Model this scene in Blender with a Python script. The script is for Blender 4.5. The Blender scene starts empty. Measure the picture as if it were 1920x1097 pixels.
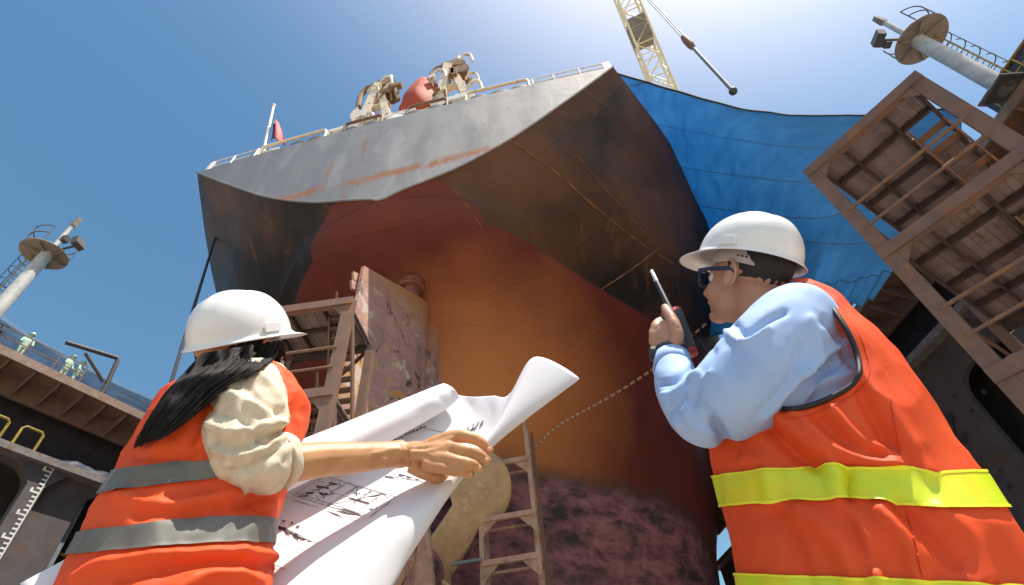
import bpy, math, random
import numpy as np
from mathutils import Vector, Matrix, noise
from mathutils.bvhtree import BVHTree
random.seed(7); rng = np.random.default_rng(7)
scn = bpy.context.scene
COL = scn.collection
rad = math.radians

# ------------------------------------------------------------------ camera
CW, CH, CF = 1920.0, 1097.0, 960.0            # photograph size and focal length in its pixels
ZEN = (-100.0, 935.0); SHIP_S = 200.0          # zenith vanishing point, ship heading
def _setup():
    U = np.array([ZEN[0], ZEN[1], -CF]); U /= np.linalg.norm(U)
    zn = math.hypot(*ZEN); d = np.array([-ZEN[0], -ZEN[1]]) / zn
    hd = np.array([-d[1], d[0]]); hd = hd if hd[0] > 0 else -hd
    v = d * CF * CF / zn + hd * SHIP_S
    Y = np.array([v[0], v[1], -CF]); Y /= np.linalg.norm(Y)
    X = np.cross(Y, U); X /= np.linalg.norm(X)
    return np.array([X, Y, U])
ROT = _setup(); CAM = np.array([0, 0, .65])
cam_data = bpy.data.cameras.new('camera'); cam = bpy.data.objects.new('camera', cam_data)
COL.objects.link(cam); scn.camera = cam
M4 = Matrix([list(ROT[i]) + [CAM[i]] for i in range(3)] + [[0, 0, 0, 1]])
cam.matrix_world = M4
cam_data.sensor_width = 36.0; cam_data.lens = 36.0 * CF / CW
cam_data.clip_start = .05; cam_data.clip_end = 6000

# ------------------------------------------------------------------ sky, sun, exposure
SUN = np.array([.34, -.14, .93]); SUN /= np.linalg.norm(SUN)
sun_el = math.asin(SUN[2]); sun_az = math.atan2(SUN[0], SUN[1])
world = bpy.data.worlds.new("World"); scn.world = world; world.use_nodes = True
wn = world.node_tree; wn.nodes.clear()
sky = wn.nodes.new('ShaderNodeTexSky'); sky.sky_type = 'NISHITA'; sky.sun_disc = False
sky.sun_elevation = sun_el; sky.sun_rotation = sun_az
sky.air_density = 1.5; sky.dust_density = .5; sky.ozone_density = 6; sky.altitude = 0
bg = wn.nodes.new('ShaderNodeBackground'); bg.inputs[1].default_value = .095
out = wn.nodes.new('ShaderNodeOutputWorld')
hs = wn.nodes.new('ShaderNodeHueSaturation'); hs.inputs['Saturation'].default_value = 1.08; hs.inputs['Hue'].default_value = .488; wn.links.new(sky.outputs[0], hs.inputs['Color'])
# bright haze round the sun (aureole), centred on the sun's own direction
tcw = wn.nodes.new('ShaderNodeTexCoord'); dt = wn.nodes.new('ShaderNodeVectorMath'); dt.operation = 'DOT_PRODUCT'; dt.inputs[1].default_value = tuple(SUN)
wn.links.new(tcw.outputs['Generated'], dt.inputs[0]); pw = wn.nodes.new('ShaderNodeMath'); pw.operation = 'POWER'; pw.inputs[1].default_value = 11.; mxm = wn.nodes.new('ShaderNodeMath'); mxm.operation = 'MAXIMUM'; mxm.inputs[1].default_value = 0
wn.links.new(dt.outputs['Value'], mxm.inputs[0]); wn.links.new(mxm.outputs[0], pw.inputs[0])
gl_ = wn.nodes.new('ShaderNodeMix'); gl_.data_type = 'RGBA'; gl_.blend_type = 'ADD'; gl_.inputs[7].default_value = (17., 14., 12., 1)
wn.links.new(pw.outputs[0], gl_.inputs[0]); wn.links.new(hs.outputs[0], gl_.inputs[6]); wn.links.new(gl_.outputs[2], bg.inputs[0]); wn.links.new(bg.outputs[0], out.inputs[0])
sl = bpy.data.lights.new('sun', 'SUN'); sl.energy = 4.8; sl.angle = rad(.5); sl.color = (1, .93, .82)
so = bpy.data.objects.new('sun', sl); COL.objects.link(so)
so.rotation_euler = Vector(SUN).to_track_quat('Z', 'Y').to_euler()
scn.view_settings.view_transform = 'Standard'; scn.view_settings.look = 'None'
scn.view_settings.exposure = .57; scn.view_settings.gamma = 1
scn.cycles.max_bounces = 8; scn.cycles.diffuse_bounces = 5; scn.cycles.use_denoising = True

# ------------------------------------------------------------------ measuring helpers
def ray(px, py): return ROT @ np.array([px - CW / 2, CH / 2 - py, -CF]) / CF
def P(px, py, d): return CAM + ray(px, py) * d                      # at a depth
def PR(px, py, r):                                                    # at a distance over ground
    q = ray(px, py); return CAM + q * (r / math.hypot(q[0], q[1]))
def PX(px, py, x): q = ray(px, py); return CAM + q * ((x - CAM[0]) / q[0])
def PY(px, py, y): q = ray(px, py); return CAM + q * ((y - CAM[1]) / q[1])
def PZ(px, py, z): q = ray(px, py); return CAM + q * ((z - CAM[2]) / q[2])
def proj(p):
    c = (np.asarray(p, float) - CAM) @ ROT
    d = -c[..., 2]
    return CW / 2 + CF * c[..., 0] / d, CH / 2 - CF * c[..., 1] / d, d
def nrm(v): v = np.asarray(v, float); return v / (np.linalg.norm(v) + 1e-12)
def lframe(px, py):                                                   # right, up, away as seen at a pixel
    v = nrm(ray(px, py)); r = ray(px + 1, py) - ray(px, py); r = nrm(r - v * (r @ v))
    return r, np.cross(r, v), v
def pchip(xs, ys, x):
    xs = np.asarray(xs, float); ys = np.asarray(ys, float); x = np.asarray(x, float)
    h = np.diff(xs); sh = (-1,) + (1,) * (ys.ndim - 1); dl = np.diff(ys, axis=0) / h.reshape(sh)
    m = np.zeros_like(ys); m[0] = dl[0]; m[-1] = dl[-1]
    if len(xs) > 2:
        w = np.where(dl[:-1] * dl[1:] > 0, 2 * dl[:-1] * dl[1:] / (dl[:-1] + dl[1:] + 1e-30), 0); m[1:-1] = w
    i = np.clip(np.searchsorted(xs, x) - 1, 0, len(xs) - 2); hh = h[i]; t = np.clip((x - xs[i]) / hh, 0, 1)
    hh = hh.reshape(hh.shape + (1,) * (ys.ndim - 1)); t = t.reshape(t.shape + (1,) * (ys.ndim - 1))
    return ((2*t**3-3*t**2+1)*ys[i] + (t**3-2*t**2+t)*hh*m[i] + (-2*t**3+3*t**2)*ys[i+1] + (t**3-t**2)*hh*m[i+1])
def crom(pts, n):                                                     # Catmull-Rom through points
    p = np.asarray(pts, float); k = len(p)
    e = np.vstack([2*p[:1]-p[1:2], p, 2*p[-1:]-p[-2:-1]])
    s = np.linspace(0, k - 1, n); i = np.minimum(s.astype(int), k - 2); t = (s - i)[:, None]
    a, b, c, d = e[i], e[i+1], e[i+2], e[i+3]
    return .5*((2*b)+(c-a)*t+(2*a-5*b+4*c-d)*t**2+(3*b-a-3*c+d)*t**3)
def smooth(e0, e1, x): t = np.clip((x - e0) / (e1 - e0), 0, 1); return t*t*(3-2*t)

# ------------------------------------------------------------------ mesh helpers
ORG = {}
class MB:
    def __init__(s): s.v = []; s.f = []; s.n = 0
    def add(s, V, F):
        V = np.asarray(V, float).reshape(-1, 3); s.v.append(V); s.f += [tuple(int(i) + s.n for i in f) for f in F]; s.n += len(V); return s
    def box(s, c, size, R=None):
        h = np.asarray(size, float) / 2
        V = np.array([[x, y, z] for x in (-1, 1) for y in (-1, 1) for z in (-1, 1)]) * h
        if R is not None: V = V @ np.asarray(R, float).T
        return s.add(V + np.asarray(c, float), [(0,1,3,2),(4,6,7,5),(0,4,5,1),(2,3,7,6),(0,2,6,4),(1,5,7,3)])
    def bar(s, p, q, w, h=None, up=(0, 0, 1)):
        p = np.asarray(p, float); q = np.asarray(q, float); d = q - p; L = np.linalg.norm(d); d = d / L
        u = np.asarray(up, float)
        if abs(d @ u) > .95: u = np.array([1., 0, 0]) if abs(d[0]) < .9 else np.array([0, 1., 0])
        a = nrm(np.cross(u, d)); b = np.cross(d, a)
        return s.box((p + q) / 2, (L, w, h or w), np.array([d, a, b]).T)
    def grid(s, G, cu=False, cv=False, caps=False):
        G = np.asarray(G, float); m, n = G.shape[:2]; F = []
        for i in range(m if cu else m - 1):
            for j in range(n if cv else n - 1):
                F.append((i*n+j, i*n+(j+1) % n, ((i+1) % m)*n+(j+1) % n, ((i+1) % m)*n+j))
        if caps: F += [tuple(range(n))[::-1], tuple((m-1)*n+j for j in range(n))]
        return s.add(G.reshape(-1, 3), F)
    def tube(s, pts, r, n=8, caps=True, flat=None):
        p = np.asarray(pts, float); k = len(p); r = np.broadcast_to(np.asarray(r, float), (k,)) if np.ndim(r) < 2 else r
        t = np.gradient(p, axis=0); t /= np.linalg.norm(t, axis=1)[:, None] + 1e-12
        u = np.array([0, 0, 1.]) if flat is None else np.asarray(flat, float)
        if abs(t[0] @ u) > .95: u = np.array([1., 0, 0])
        a = nrm(u - t[0] * (u @ t[0])); rows = []; th = np.arange(n) * 2 * math.pi / n
        for i in range(k):
            a = nrm(a - t[i] * (a @ t[i])); b = np.cross(t[i], a)
            ra, rb = (r[i], r[i]) if np.ndim(r[i]) == 0 else r[i]
            rows.append(p[i] + np.outer(np.cos(th) * ra, a) + np.outer(np.sin(th) * rb, b))
        return s.grid(rows, cv=True, caps=caps)
    def ell(s, c, rad3, R=None, m=12, n=18):
        ph = np.linspace(.02, math.pi - .02, m); th = np.arange(n) * 2 * math.pi / n
        V = np.array([[[math.sin(a)*math.cos(b), math.sin(a)*math.sin(b), math.cos(a)] for b in th] for a in ph]) * np.asarray(rad3, float)
        if R is not None: V = V @ np.asarray(R, float).T
        return s.grid(V + np.asarray(c, float), cv=True, caps=True)
    def lathe(s, prof, c=(0, 0, 0), R=None, n=32, caps=True):
        th = np.arange(n) * 2 * math.pi / n
        V = np.array([[[r*math.cos(b), r*math.sin(b), z] for b in th] for r, z in prof])
        if R is not None: V = V @ np.asarray(R, float).T
        return s.grid(V + np.asarray(c, float), cv=True, caps=caps)
    def prism(s, poly, d):
        p = np.asarray(poly, float); k = len(p); d = np.asarray(d, float)
        return s.add(np.vstack([p, p + d]), [tuple(range(k))[::-1], tuple(range(k, 2*k))] + [(i, (i+1) % k, k+(i+1) % k, k+i) for i in range(k)])
    def data(s): return np.vstack(s.v), s.f
    def build(s, name, mat, parent=None, smooth=None, org=None):
        V, F = s.data(); return put(name, V, F, mat, parent, smooth, org)
def put(name, V, F, mat, parent=None, smooth=None, org=None):
    V = np.asarray(V, float)
    o0 = np.asarray(ORG[parent.name] if parent is not None else (org if org is not None else (0, 0, 0)), float)
    me = bpy.data.meshes.new(name); me.from_pydata((V - o0).tolist(), [], F); me.validate(); me.update()
    o = bpy.data.objects.new(name, me); COL.objects.link(o); o.data.materials.append(mat)
    if parent is not None: o.parent = parent
    else: o.location = o0
    ORG[o.name] = o0
    if smooth is not False:
        me.polygons.foreach_set('use_smooth', [True] * len(me.polygons))
        if smooth is None:
            try: me.set_sharp_from_angle(angle=rad(38))
            except Exception: pass
    return o
def fixn(o):
    import bmesh
    b = bmesh.new(); b.from_mesh(o.data); bmesh.ops.recalc_face_normals(b, faces=b.faces[:]); b.to_mesh(o.data); b.free(); return o
def tag(o, label, cat, group=None, kind=None):
    if label: o['label'] = label
    if cat: o['category'] = cat
    if group: o['group'] = group
    if kind: o['kind'] = kind
    return o
def thing(name, loc, label, cat, group=None):
    o = bpy.data.objects.new(name, None); COL.objects.link(o); o.location = loc; o.empty_display_size = .3
    ORG[o.name] = np.asarray(loc, float); return tag(o, label, cat, group)
def copy_tree(o, parent=None):
    c = o.copy(); COL.objects.link(c); c.parent = parent
    for ch in list(o.children): copy_tree(ch, c)
    return c
def remesh(mb, voxel, sm=3, fac=.5):
    V, F = mb.data(); me = bpy.data.meshes.new('tmp'); me.from_pydata(V.tolist(), [], F); me.validate()
    import bmesh
    b = bmesh.new(); b.from_mesh(me); bmesh.ops.recalc_face_normals(b, faces=b.faces[:]); b.to_mesh(me); b.free()
    o = bpy.data.objects.new('tmp', me); COL.objects.link(o)
    m = o.modifiers.new('r', 'REMESH'); m.mode = 'VOXEL'; m.voxel_size = voxel
    if sm: k = o.modifiers.new('s', 'SMOOTH'); k.iterations = sm; k.factor = fac
    dg = bpy.context.evaluated_depsgraph_get(); e = o.evaluated_get(dg); em = e.to_mesh()
    n = len(em.vertices); V = np.zeros(n * 3); em.vertices.foreach_get('co', V); V = V.reshape(-1, 3).copy()
    F = [tuple(p.vertices) for p in em.polygons]; e.to_mesh_clear()
    bpy.data.objects.remove(o); bpy.data.meshes.remove(me)
    return V, F
def vnormals(V, F):
    N = np.zeros_like(V)
    Q = np.array([f if len(f) == 4 else (f + (f[-1],) * 4)[:4] for f in F])
    fn = np.cross(V[Q[:, 2]] - V[Q[:, 0]], V[Q[:, 3]] - V[Q[:, 1]])
    for k in range(4): np.add.at(N, Q[:, k], fn)
    return N / (np.linalg.norm(N, axis=1)[:, None] + 1e-12)
def nz(V, sc, seed=0.):
    return np.array([noise.noise(Vector((float(a)*sc + seed, float(b)*sc - seed, float(c)*sc + 2*seed))) for a, b, c in V])
def polydist(px, py, line):
    best = np.full(np.shape(px), 1e9)
    for (x0, y0), (x1, y1) in zip(line[:-1], line[1:]):
        dx, dy = x1-x0, y1-y0; t = np.clip(((px-x0)*dx+(py-y0)*dy)/(dx*dx+dy*dy+1e-9), 0, 1)
        best = np.minimum(best, np.hypot(px-x0-t*dx, py-y0-t*dy))
    return best
def folds(V, N, lines, nzs=(), facing=True):
    """Cloth folds: ridges and furrows along curves on the side turned to the viewer, and finer creases all round."""
    px, py, d = proj(V); face = np.einsum('ij,ij->i', N, CAM - V) > 0 if facing else np.ones(len(V), bool)
    off = np.zeros(len(V))
    for ln, amp, w in lines:
        q = polydist(px, py, crom(ln, 24) if len(ln) > 2 else ln); off += np.where(face, amp*np.exp(-(q/w)**2), 0)
    for sc, amp, seed in nzs:
        q = nz(V*np.array([1, 1, .7]), sc, abs(seed)); off += amp*(.35-np.abs(q))*1.6 if seed < 0 else amp*q
    return V + N*off[:, None]
def inpoly(px, py, poly):
    c = np.zeros(np.shape(px), bool); k = len(poly)
    for i in range(k):
        x0, y0 = poly[i]; x1, y1 = poly[(i+1) % k]
        t = ((y0 > py) != (y1 > py)) & (px < (x1-x0)*(py-y0)/(y1-y0+1e-12)+x0); c ^= t
    return c

# ------------------------------------------------------------------ materials
class NT:
    def __init__(s, name):
        s.m = bpy.data.materials.new(name); s.m.use_nodes = True; s.t = s.m.node_tree
        s.b = s.t.nodes['Principled BSDF']; s.pos = s.n('ShaderNodeNewGeometry').outputs['Position']
    def n(s, k, **kw):
        o = s.t.nodes.new(k)
        for a, b in kw.items(): setattr(o, a, b)
        return o
    def l(s, a, b): s.t.links.new(a, b)
    def noise(s, scale, detail=4, rough=.55, vec=None, stretch=None, dist=0.):
        o = s.n('ShaderNodeTexNoise'); o.inputs['Scale'].default_value = scale; o.inputs['Detail'].default_value = detail
        o.inputs['Roughness'].default_value = rough; o.inputs['Distortion'].default_value = dist
        v = vec or s.pos
        if stretch:
            mp = s.n('ShaderNodeMapping'); mp.inputs['Scale'].default_value = stretch; s.l(v, mp.inputs[0]); v = mp.outputs[0]
        s.l(v, o.inputs['Vector']); return o.outputs['Fac']
    def ramp(s, fac, stops):
        o = s.n('ShaderNodeValToRGB'); e = o.color_ramp.elements
        while len(e) < len(stops): e.new(.5)
        for k, (p, c) in enumerate(stops):
            e[k].position = p; e[k].color = (c, c, c, 1) if np.ndim(c) == 0 else tuple(c) + (1,)
        s.l(fac, o.inputs[0]); return o.outputs[0]
    def mix(s, f, a, b):
        o = s.n('ShaderNodeMix', data_type='RGBA')
        for sock, v in ((o.inputs[0], f), (o.inputs[6], a), (o.inputs[7], b)):
            if hasattr(v, 'is_linked'): s.l(v, sock)
            elif np.ndim(v) == 0: sock.default_value = v
            else: sock.default_value = tuple(v) + (1,)
        return o.outputs[2]
    def math(s, op, a, b=0., c=0.):
        o = s.n('ShaderNodeMath', operation=op)
        for k, v in enumerate((a, b, c)):
            if hasattr(v, 'is_linked'): s.l(v, o.inputs[k])
            else: o.inputs[k].default_value = v
        return o.outputs[0]
    def xyz(s, v=None):
        o = s.n('ShaderNodeSeparateXYZ'); s.l(v or s.pos, o.inputs[0]); return o.outputs
    def step(s, v, a, b): 
        o = s.n('ShaderNodeMapRange'); o.inputs[1].default_value = a; o.inputs[2].default_value = b; s.l(v, o.inputs[0]); return o.outputs[0]
    def base(s, c):
        if hasattr(c, 'is_linked'): s.l(c, s.b.inputs['Base Color'])
        else: s.b.inputs['Base Color'].default_value = tuple(c) + (1,)
    def bump(s, h, strength=.3, dist=.02):
        o = s.n('ShaderNodeBump'); o.inputs['Strength'].default_value = strength; o.inputs['Distance'].default_value = dist
        s.l(h, o.inputs['Height']); s.l(o.outputs[0], s.b.inputs['Normal'])
def mat(name, c, rough=.6, metal=0., c2=None, sc=4., lo=.4, hi=.65, detail=5, bump=0., bsc=None, bd=.01, c3=None, sc3=1.5, coat=0., sss=0., trans=0., stretch=None):
    t = NT(name); col = c
    if c2 is not None: col = t.mix(t.ramp(t.noise(sc, detail, .6, stretch=stretch), [(lo, 0.), (hi, 1.)]), c, c2)
    if c3 is not None: col = t.mix(t.ramp(t.noise(sc3, 6, .65, dist=.4), [(.55, 0.), (.66, 1.)]), col, c3)
    t.base(col); t.b.inputs['Roughness'].default_value = rough; t.b.inputs['Metallic'].default_value = metal
    if bump: t.bump(t.noise(bsc or sc*3, 6, .6), bump, bd)
    if coat: t.b.inputs['Coat Weight'].default_value = coat; t.b.inputs['Coat Roughness'].default_value = .15
    if sss:
        t.b.inputs['Subsurface Weight'].default_value = sss; t.b.inputs['Subsurface Radius'].default_value = (.012, .004, .002); t.b.inputs['Subsurface Scale'].default_value = 1.
    if trans:
        tr = t.n('ShaderNodeBsdfTranslucent'); mx = t.n('ShaderNodeMixShader'); mx.inputs[0].default_value = trans
        if hasattr(col, 'is_linked'): t.l(col, tr.inputs[0])
        else: tr.inputs[0].default_value = tuple(col) + (1,)
        o = t.t.nodes['Material Output']; t.l(t.b.outputs[0], mx.inputs[1]); t.l(tr.outputs[0], mx.inputs[2]); t.l(mx.outputs[0], o.inputs[0])
    return t.m

m_floor = mat('dock_floor_concrete', (.36, .315, .26), .9, c2=(.27, .235, .19), sc=.6, bump=.3)
m_beam = mat('rusty_beam', (.215, .122, .085), .75, c2=(.16, .098, .075), sc=3, c3=(.27, .12, .05), sc3=2.2, bump=.3, bsc=25)
m_joist = mat('dark_joist', (.055, .036, .03), .8, c2=(.09, .055, .04), sc=4, bump=.2)
m_slat = mat('deck_slats', (.235, .175, .158), .8, c2=(.30, .225, .205), sc=3, c3=(.16, .095, .07), sc3=2., bump=.3, bsc=30)
m_rail = mat('brown_rail', (.17, .095, .065), .7, c2=(.25, .13, .07), sc=6)
m_wall = mat('dock_wall_plate', (.10, .088, .095), .75, c2=(.07, .06, .065), sc=1.2, c3=(.11, .07, .05), sc3=.9, bump=.2, bsc=12)
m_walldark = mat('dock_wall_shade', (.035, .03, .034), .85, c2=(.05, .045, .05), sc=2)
m_ledge = mat('dock_ledge', (.21, .19, .185), .75, c2=(.14, .12, .115), sc=3, c3=(.17, .10, .06), sc3=2)
m_edge = mat('gallery_edge', (.27, .19, .15), .75, c2=(.19, .13, .10), sc=3, c3=(.22, .12, .06), sc3=2)
m_jamb = mat('pale_blue_grey', (.22, .27, .30), .6, c2=(.16, .2, .22), sc=4)
m_yellow = mat('yellow_rail_paint', (.36, .26, .03), .5, c2=(.25, .17, .03), sc=8)
m_white = mat('white_paint', (.75, .74, .70), .5, c2=(.6, .56, .48), sc=6, c3=(.4, .22, .1), sc3=3)
m_mark = mat('white_marks', (.78, .78, .76), .6, c2=(.55, .55, .53), sc=9)
m_pole = mat('mast_pole', (.52, .53, .50), .5, c2=(.40, .41, .38), sc=3, c3=(.33, .30, .24), sc3=2.2)
m_tan = mat('tan_plate', (.25, .21, .17), .7, c2=(.18, .15, .12), sc=3)
m_dgrey = mat('dark_grey_metal', (.06, .055, .055), .6, c2=(.09, .08, .075), sc=6)
m_navy = mat('navy_panel', (.04, .055, .10), .5, c2=(.055, .07, .12), sc=3)
m_rope = mat('black_rope', (.02, .022, .03), .8)
m_cream = mat('cream_paint', (.80, .69, .52), .55, c2=(.68, .55, .38), sc=4, c3=(.3, .17, .07), sc3=2.5)
m_brownm = mat('rusted_machinery', (.26, .15, .06), .75, c2=(.14, .08, .04), sc=3)
m_orange = mat('lifeboat_orange', (.46, .07, .022), .7, c2=(.38, .055, .018), sc=2)
m_bronze = mat('propeller_bronze', (.56, .36, .18), .55, .1, c2=(.45, .285, .14), sc=2.2, c3=(.66, .46, .25), sc3=2.6, bump=.15, bsc=9)
m_scaf = mat('scaffold_tan', (.55, .35, .23), .7, c2=(.42, .24, .15), sc=3, c3=(.3, .15, .07), sc3=2)
m_nail = mat('fingernail', (.70, .42, .28), .3)
m_rustline = mat('rust_weld', (.27, .115, .04), .8, c2=(.12, .055, .03), sc=2)
m_craney = mat('crane_yellow', (.84, .77, .52), .5, c2=(.76, .67, .44), sc=2)
m_vestO = mat('vest_orange', (.94, .108, .013), .62, c2=(.90, .085, .012), sc=9, bump=.12, bsc=420, bd=.002, trans=.22)
m_vestW = mat('vest_orange_deep', (.90, .105, .016), .66, c2=(.84, .082, .014), sc=9, bump=.15, bsc=380, bd=.002, trans=.2)
m_lime = mat('lime_band', (.62, .74, .02), .4, c2=(.72, .66, .015), sc=14, lo=.42, hi=.6, bump=.15, bsc=300, bd=.002)
m_limeedge = mat('lime_band_edge', (.85, .82, .03), .5)
m_silver = mat('grey_reflective_band', (.15, .145, .125), .6, .0, c2=(.115, .11, .095), sc=12, bump=.1, bsc=500, bd=.001)
m_pipe = mat('black_piping', (.012, .01, .012), .6)
m_shirtb = mat('light_blue_cotton', (.35, .49, .76), .75, c2=(.31, .45, .72), sc=12, bump=.15, bsc=700, bd=.001)
m_shirtw = mat('beige_linen', (.66, .57, .43), .85, c2=(.58, .49, .36), sc=60, bump=.4, bsc=500, bd=.0015)
m_skinw = mat('skin_light', (.52, .27, .12), .5, c2=(.46, .225, .095), sc=22, bump=.25, bsc=160, bd=.0012, sss=.12)
m_skinm = mat('skin_tan', (.50, .27, .17), .5, c2=(.44, .22, .135), sc=24, bump=.25, bsc=160, bd=.0012, sss=.12)
m_hair = mat('black_hair', (.010, .008, .007), .6)
m_hair.node_tree.nodes['Principled BSDF'].inputs['Specular IOR Level'].default_value = .25
m_hairm = mat('short_black_hair', (.02, .016, .013), .6, bump=.5, bsc=300)
m_hat = mat('white_helmet_plastic', (.80, .79, .77), .28, coat=.25, c2=(.76, .75, .73), sc=8, c3=(.73, .72, .70), sc3=5., bump=.03, bsc=60)
m_strap = mat('helmet_suspension', (.42, .36, .34), .6)
m_glass = mat('glasses_frame', (.025, .035, .065), .3)
m_eye = mat('eye_white', (.75, .72, .7), .2)
m_watch = mat('watch_strap', (.025, .03, .038), .45)
m_radio_r = mat('radio_red', (.42, .025, .03), .4)
m_radio_b = mat('radio_black', (.035, .035, .038), .4)
m_metal = mat('bright_metal', (.75, .76, .78), .25, .6)
m_trouser = mat('navy_trousers', (.035, .042, .07), .85, bump=.2, bsc=300)
m_boot = mat('brown_boots', (.07, .045, .03), .6)
m_paper = mat('white_paper', (.82, .81, .83), .7, trans=.22)
m_ink = mat('drawing_ink', (.05, .045, .055), .8)
m_inkl = mat('drawing_ink_pale', (.20, .19, .21), .8)
m_green = mat('pale_green_workwear', (.45, .62, .48), .8)
m_flagr = mat('flag_red', (.5, .03, .04), .7); m_flagb = mat('flag_dark', (.03, .03, .06), .7)
m_tarp = None
t = NT('blue_tarp')
f1 = t.ramp(t.noise(.7, 6, .62, stretch=(1, 1, 2.2), dist=.5), [(.30, (.065, .29, .57)), (.52, (.085, .36, .65)), (.75, (.14, .43, .70))])
wv = t.n('ShaderNodeTexWave', wave_type='BANDS', bands_direction='Z'); wv.inputs['Scale'].default_value = .16; wv.inputs['Distortion'].default_value = .7
wv.inputs['Detail'].default_value = 3; wv.inputs['Detail Scale'].default_value = .6; t.l(t.pos, wv.inputs[0])
seam = t.ramp(wv.outputs[1], [(0., .45), (.002, .45), (.006, 0.)])
c = f1
pale = t.ramp(t.noise(.55, 5, .6, dist=.8), [(.66, 0.), (.70, 1.)])
c = t.mix(pale, c, (.20, .42, .62)); rst = t.ramp(t.noise(.9, 6, .7, dist=1.), [(.70, 0.), (.76, 1.)]); c = t.mix(rst, c, (.22, .16, .15))
t.base(c); t.b.inputs['Roughness'].default_value = .55; t.bump(t.math('ADD', t.noise(1.6, 7, .65, dist=.8, stretch=(1, 1, .5)), t.math('MULTIPLY', t.noise(9, 4), .15)), .2, .12)
tr = t.n('ShaderNodeBsdfTranslucent'); t.l(c, tr.inputs[0]); mx = t.n('ShaderNodeMixShader'); mx.inputs[0].default_value = .5
t.l(t.b.outputs[0], mx.inputs[1]); t.l(tr.outputs[0], mx.inputs[2]); t.l(mx.outputs[0], t.t.nodes['Material Output'].inputs[0])
m_tarp = t.m

# hull paint: black topsides, red-lead boot top, fouled purple bottom, all with rust, plus lens flare glow painted into the colour
t = NT('hull_paint'); X, Y, Z = t.xyz()
wob = t.noise(.8, 4, .6); zz = t.math('ADD', Z, t.math('MULTIPLY', t.math('SUBTRACT', wob, .5), 1.3))
rustn = t.noise(.16, 6, .55, dist=.3)
side = t.step(X, -10., 0.)  # more brown to starboard: the flare's warm tint painted in with the rust
rm = t.ramp(t.math('ADD', rustn, t.math('MULTIPLY', side, .14)), [(.52, 0.), (.74, 1.)])
top = t.mix(rm, (.023, .017, .014), (.135, .060, .026))
strk = t.ramp(t.noise(1.3, 5, .6, stretch=(1, .35, .25), dist=.6), [(.60, 0.), (.74, .6)])
top = t.mix(strk, top, (.24, .10, .035))
mid = t.mix(t.ramp(t.noise(.5, 6, .6, dist=.6), [(.35, 0.), (.7, 1.)]), (.17, .030, .018), (.115, .024, .016))
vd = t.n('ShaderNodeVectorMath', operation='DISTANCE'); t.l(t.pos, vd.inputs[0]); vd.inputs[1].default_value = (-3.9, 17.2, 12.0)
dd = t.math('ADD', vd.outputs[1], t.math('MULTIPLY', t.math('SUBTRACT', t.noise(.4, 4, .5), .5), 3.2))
flare_patch = t.ramp(t.math('DIVIDE', dd, 7.6), [(.10, 1.), (.95, 0.)])  # soft orange ball of flare glow painted into the red paint
mid = t.mix(t.math('MULTIPLY', flare_patch, .92), mid, (.64, .23, .06))
mid = t.mix(t.ramp(t.noise(1.1, 6, .7, dist=.7), [(.68, 0.), (.72, .8)]), mid, (.30, .13, .06))
fl = t.ramp(t.noise(.85, 8, .66, stretch=(1, .55, 2.3), dist=.25), [(.40, (.36, .155, .165)), (.50, (.26, .11, .12)), (.57, (.14, .068, .08)), (.63, (.045, .035, .043))])
fl = t.mix(t.ramp(t.noise(2.6, 8, .75, dist=.3, stretch=(1, .6, 1.6)), [(.50, 0.), (.64, .7)]), fl, (.06, .042, .05))
fl = t.mix(t.step(zz, 9.3, 10.0), fl, (.075, .05, .042))
low = t.step(zz, 9.6, 10.4); zw = t.math('SUBTRACT', Z, t.math('MULTIPLY', t.step(Y, 11.4, 9.9), 1.15)); hi = t.step(zw, 16.38, 16.42)
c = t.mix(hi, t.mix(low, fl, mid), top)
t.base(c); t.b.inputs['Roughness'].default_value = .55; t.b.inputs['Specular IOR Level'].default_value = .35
hb = t.math('ADD', t.noise(.9, 5, .5), t.math('MULTIPLY', t.noise(14, 5, .6), .15))
wl = t.n('ShaderNodeTexWave', wave_type='BANDS', bands_direction='Z'); wl.inputs['Scale'].default_value = .13; wl.inputs['Distortion'].default_value = .15; t.l(t.pos, wl.inputs[0])
hb = t.math('ADD', hb, t.math('MULTIPLY', t.ramp(wl.outputs[1], [(0., 1.), (.006, 0.)]), .4))
wl2 = t.n('ShaderNodeTexWave', wave_type='BANDS', bands_direction='Y'); wl2.inputs['Scale'].default_value = .09; wl2.inputs['Distortion'].default_value = .1; t.l(t.pos, wl2.inputs[0])
hb = t.math('ADD', hb, t.math('MULTIPLY', t.ramp(wl2.outputs[1], [(0., 1.), (.005, 0.)]), .4))
t.bump(hb, .35, .08); m_hull = t.m

t = NT('transom_paint'); X, Y, Z = t.xyz()
g = t.ramp(t.noise(.8, 6, .6, stretch=(1, 1, .22), dist=.3), [(.3, (.20, .195, .20)), (.5, (.33, .32, .315)), (.7, (.46, .43, .40))])
pt = t.ramp(t.noise(.45, 3, .5, stretch=(1.4, 1, .5)), [(.45, 0.), (.5, 1.)]); g = t.mix(t.math('MULTIPLY', pt, .5), g, (.19, .185, .19))
flare_lt = t.step(X, -9., 4.); g = t.mix(t.step(X, -5., -16.), g, (.17, .17, .18)); g = t.mix(t.math('MULTIPLY', flare_lt, t.ramp(t.noise(.5, 5, .6, stretch=(1, 1, .3)), [(.35, .1), (.65, .75)])), g, (.78, .70, .60))  # flare brightening painted in: darker to port, pale tan to starboard
zl = t.math('ABSOLUTE', t.math('SUBTRACT', t.math('SUBTRACT', Z, 18.7), t.math('MULTIPLY', t.math('SUBTRACT', t.noise(.6, 3), .5), .5)))
ln = t.math('MULTIPLY', t.ramp(zl, [(.05, 1.), (.42, 0.)]), t.ramp(t.noise(.8, 6, .7, stretch=(1, 1, .6), dist=.6), [(.44, 0.), (.56, 1.)]))
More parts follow.
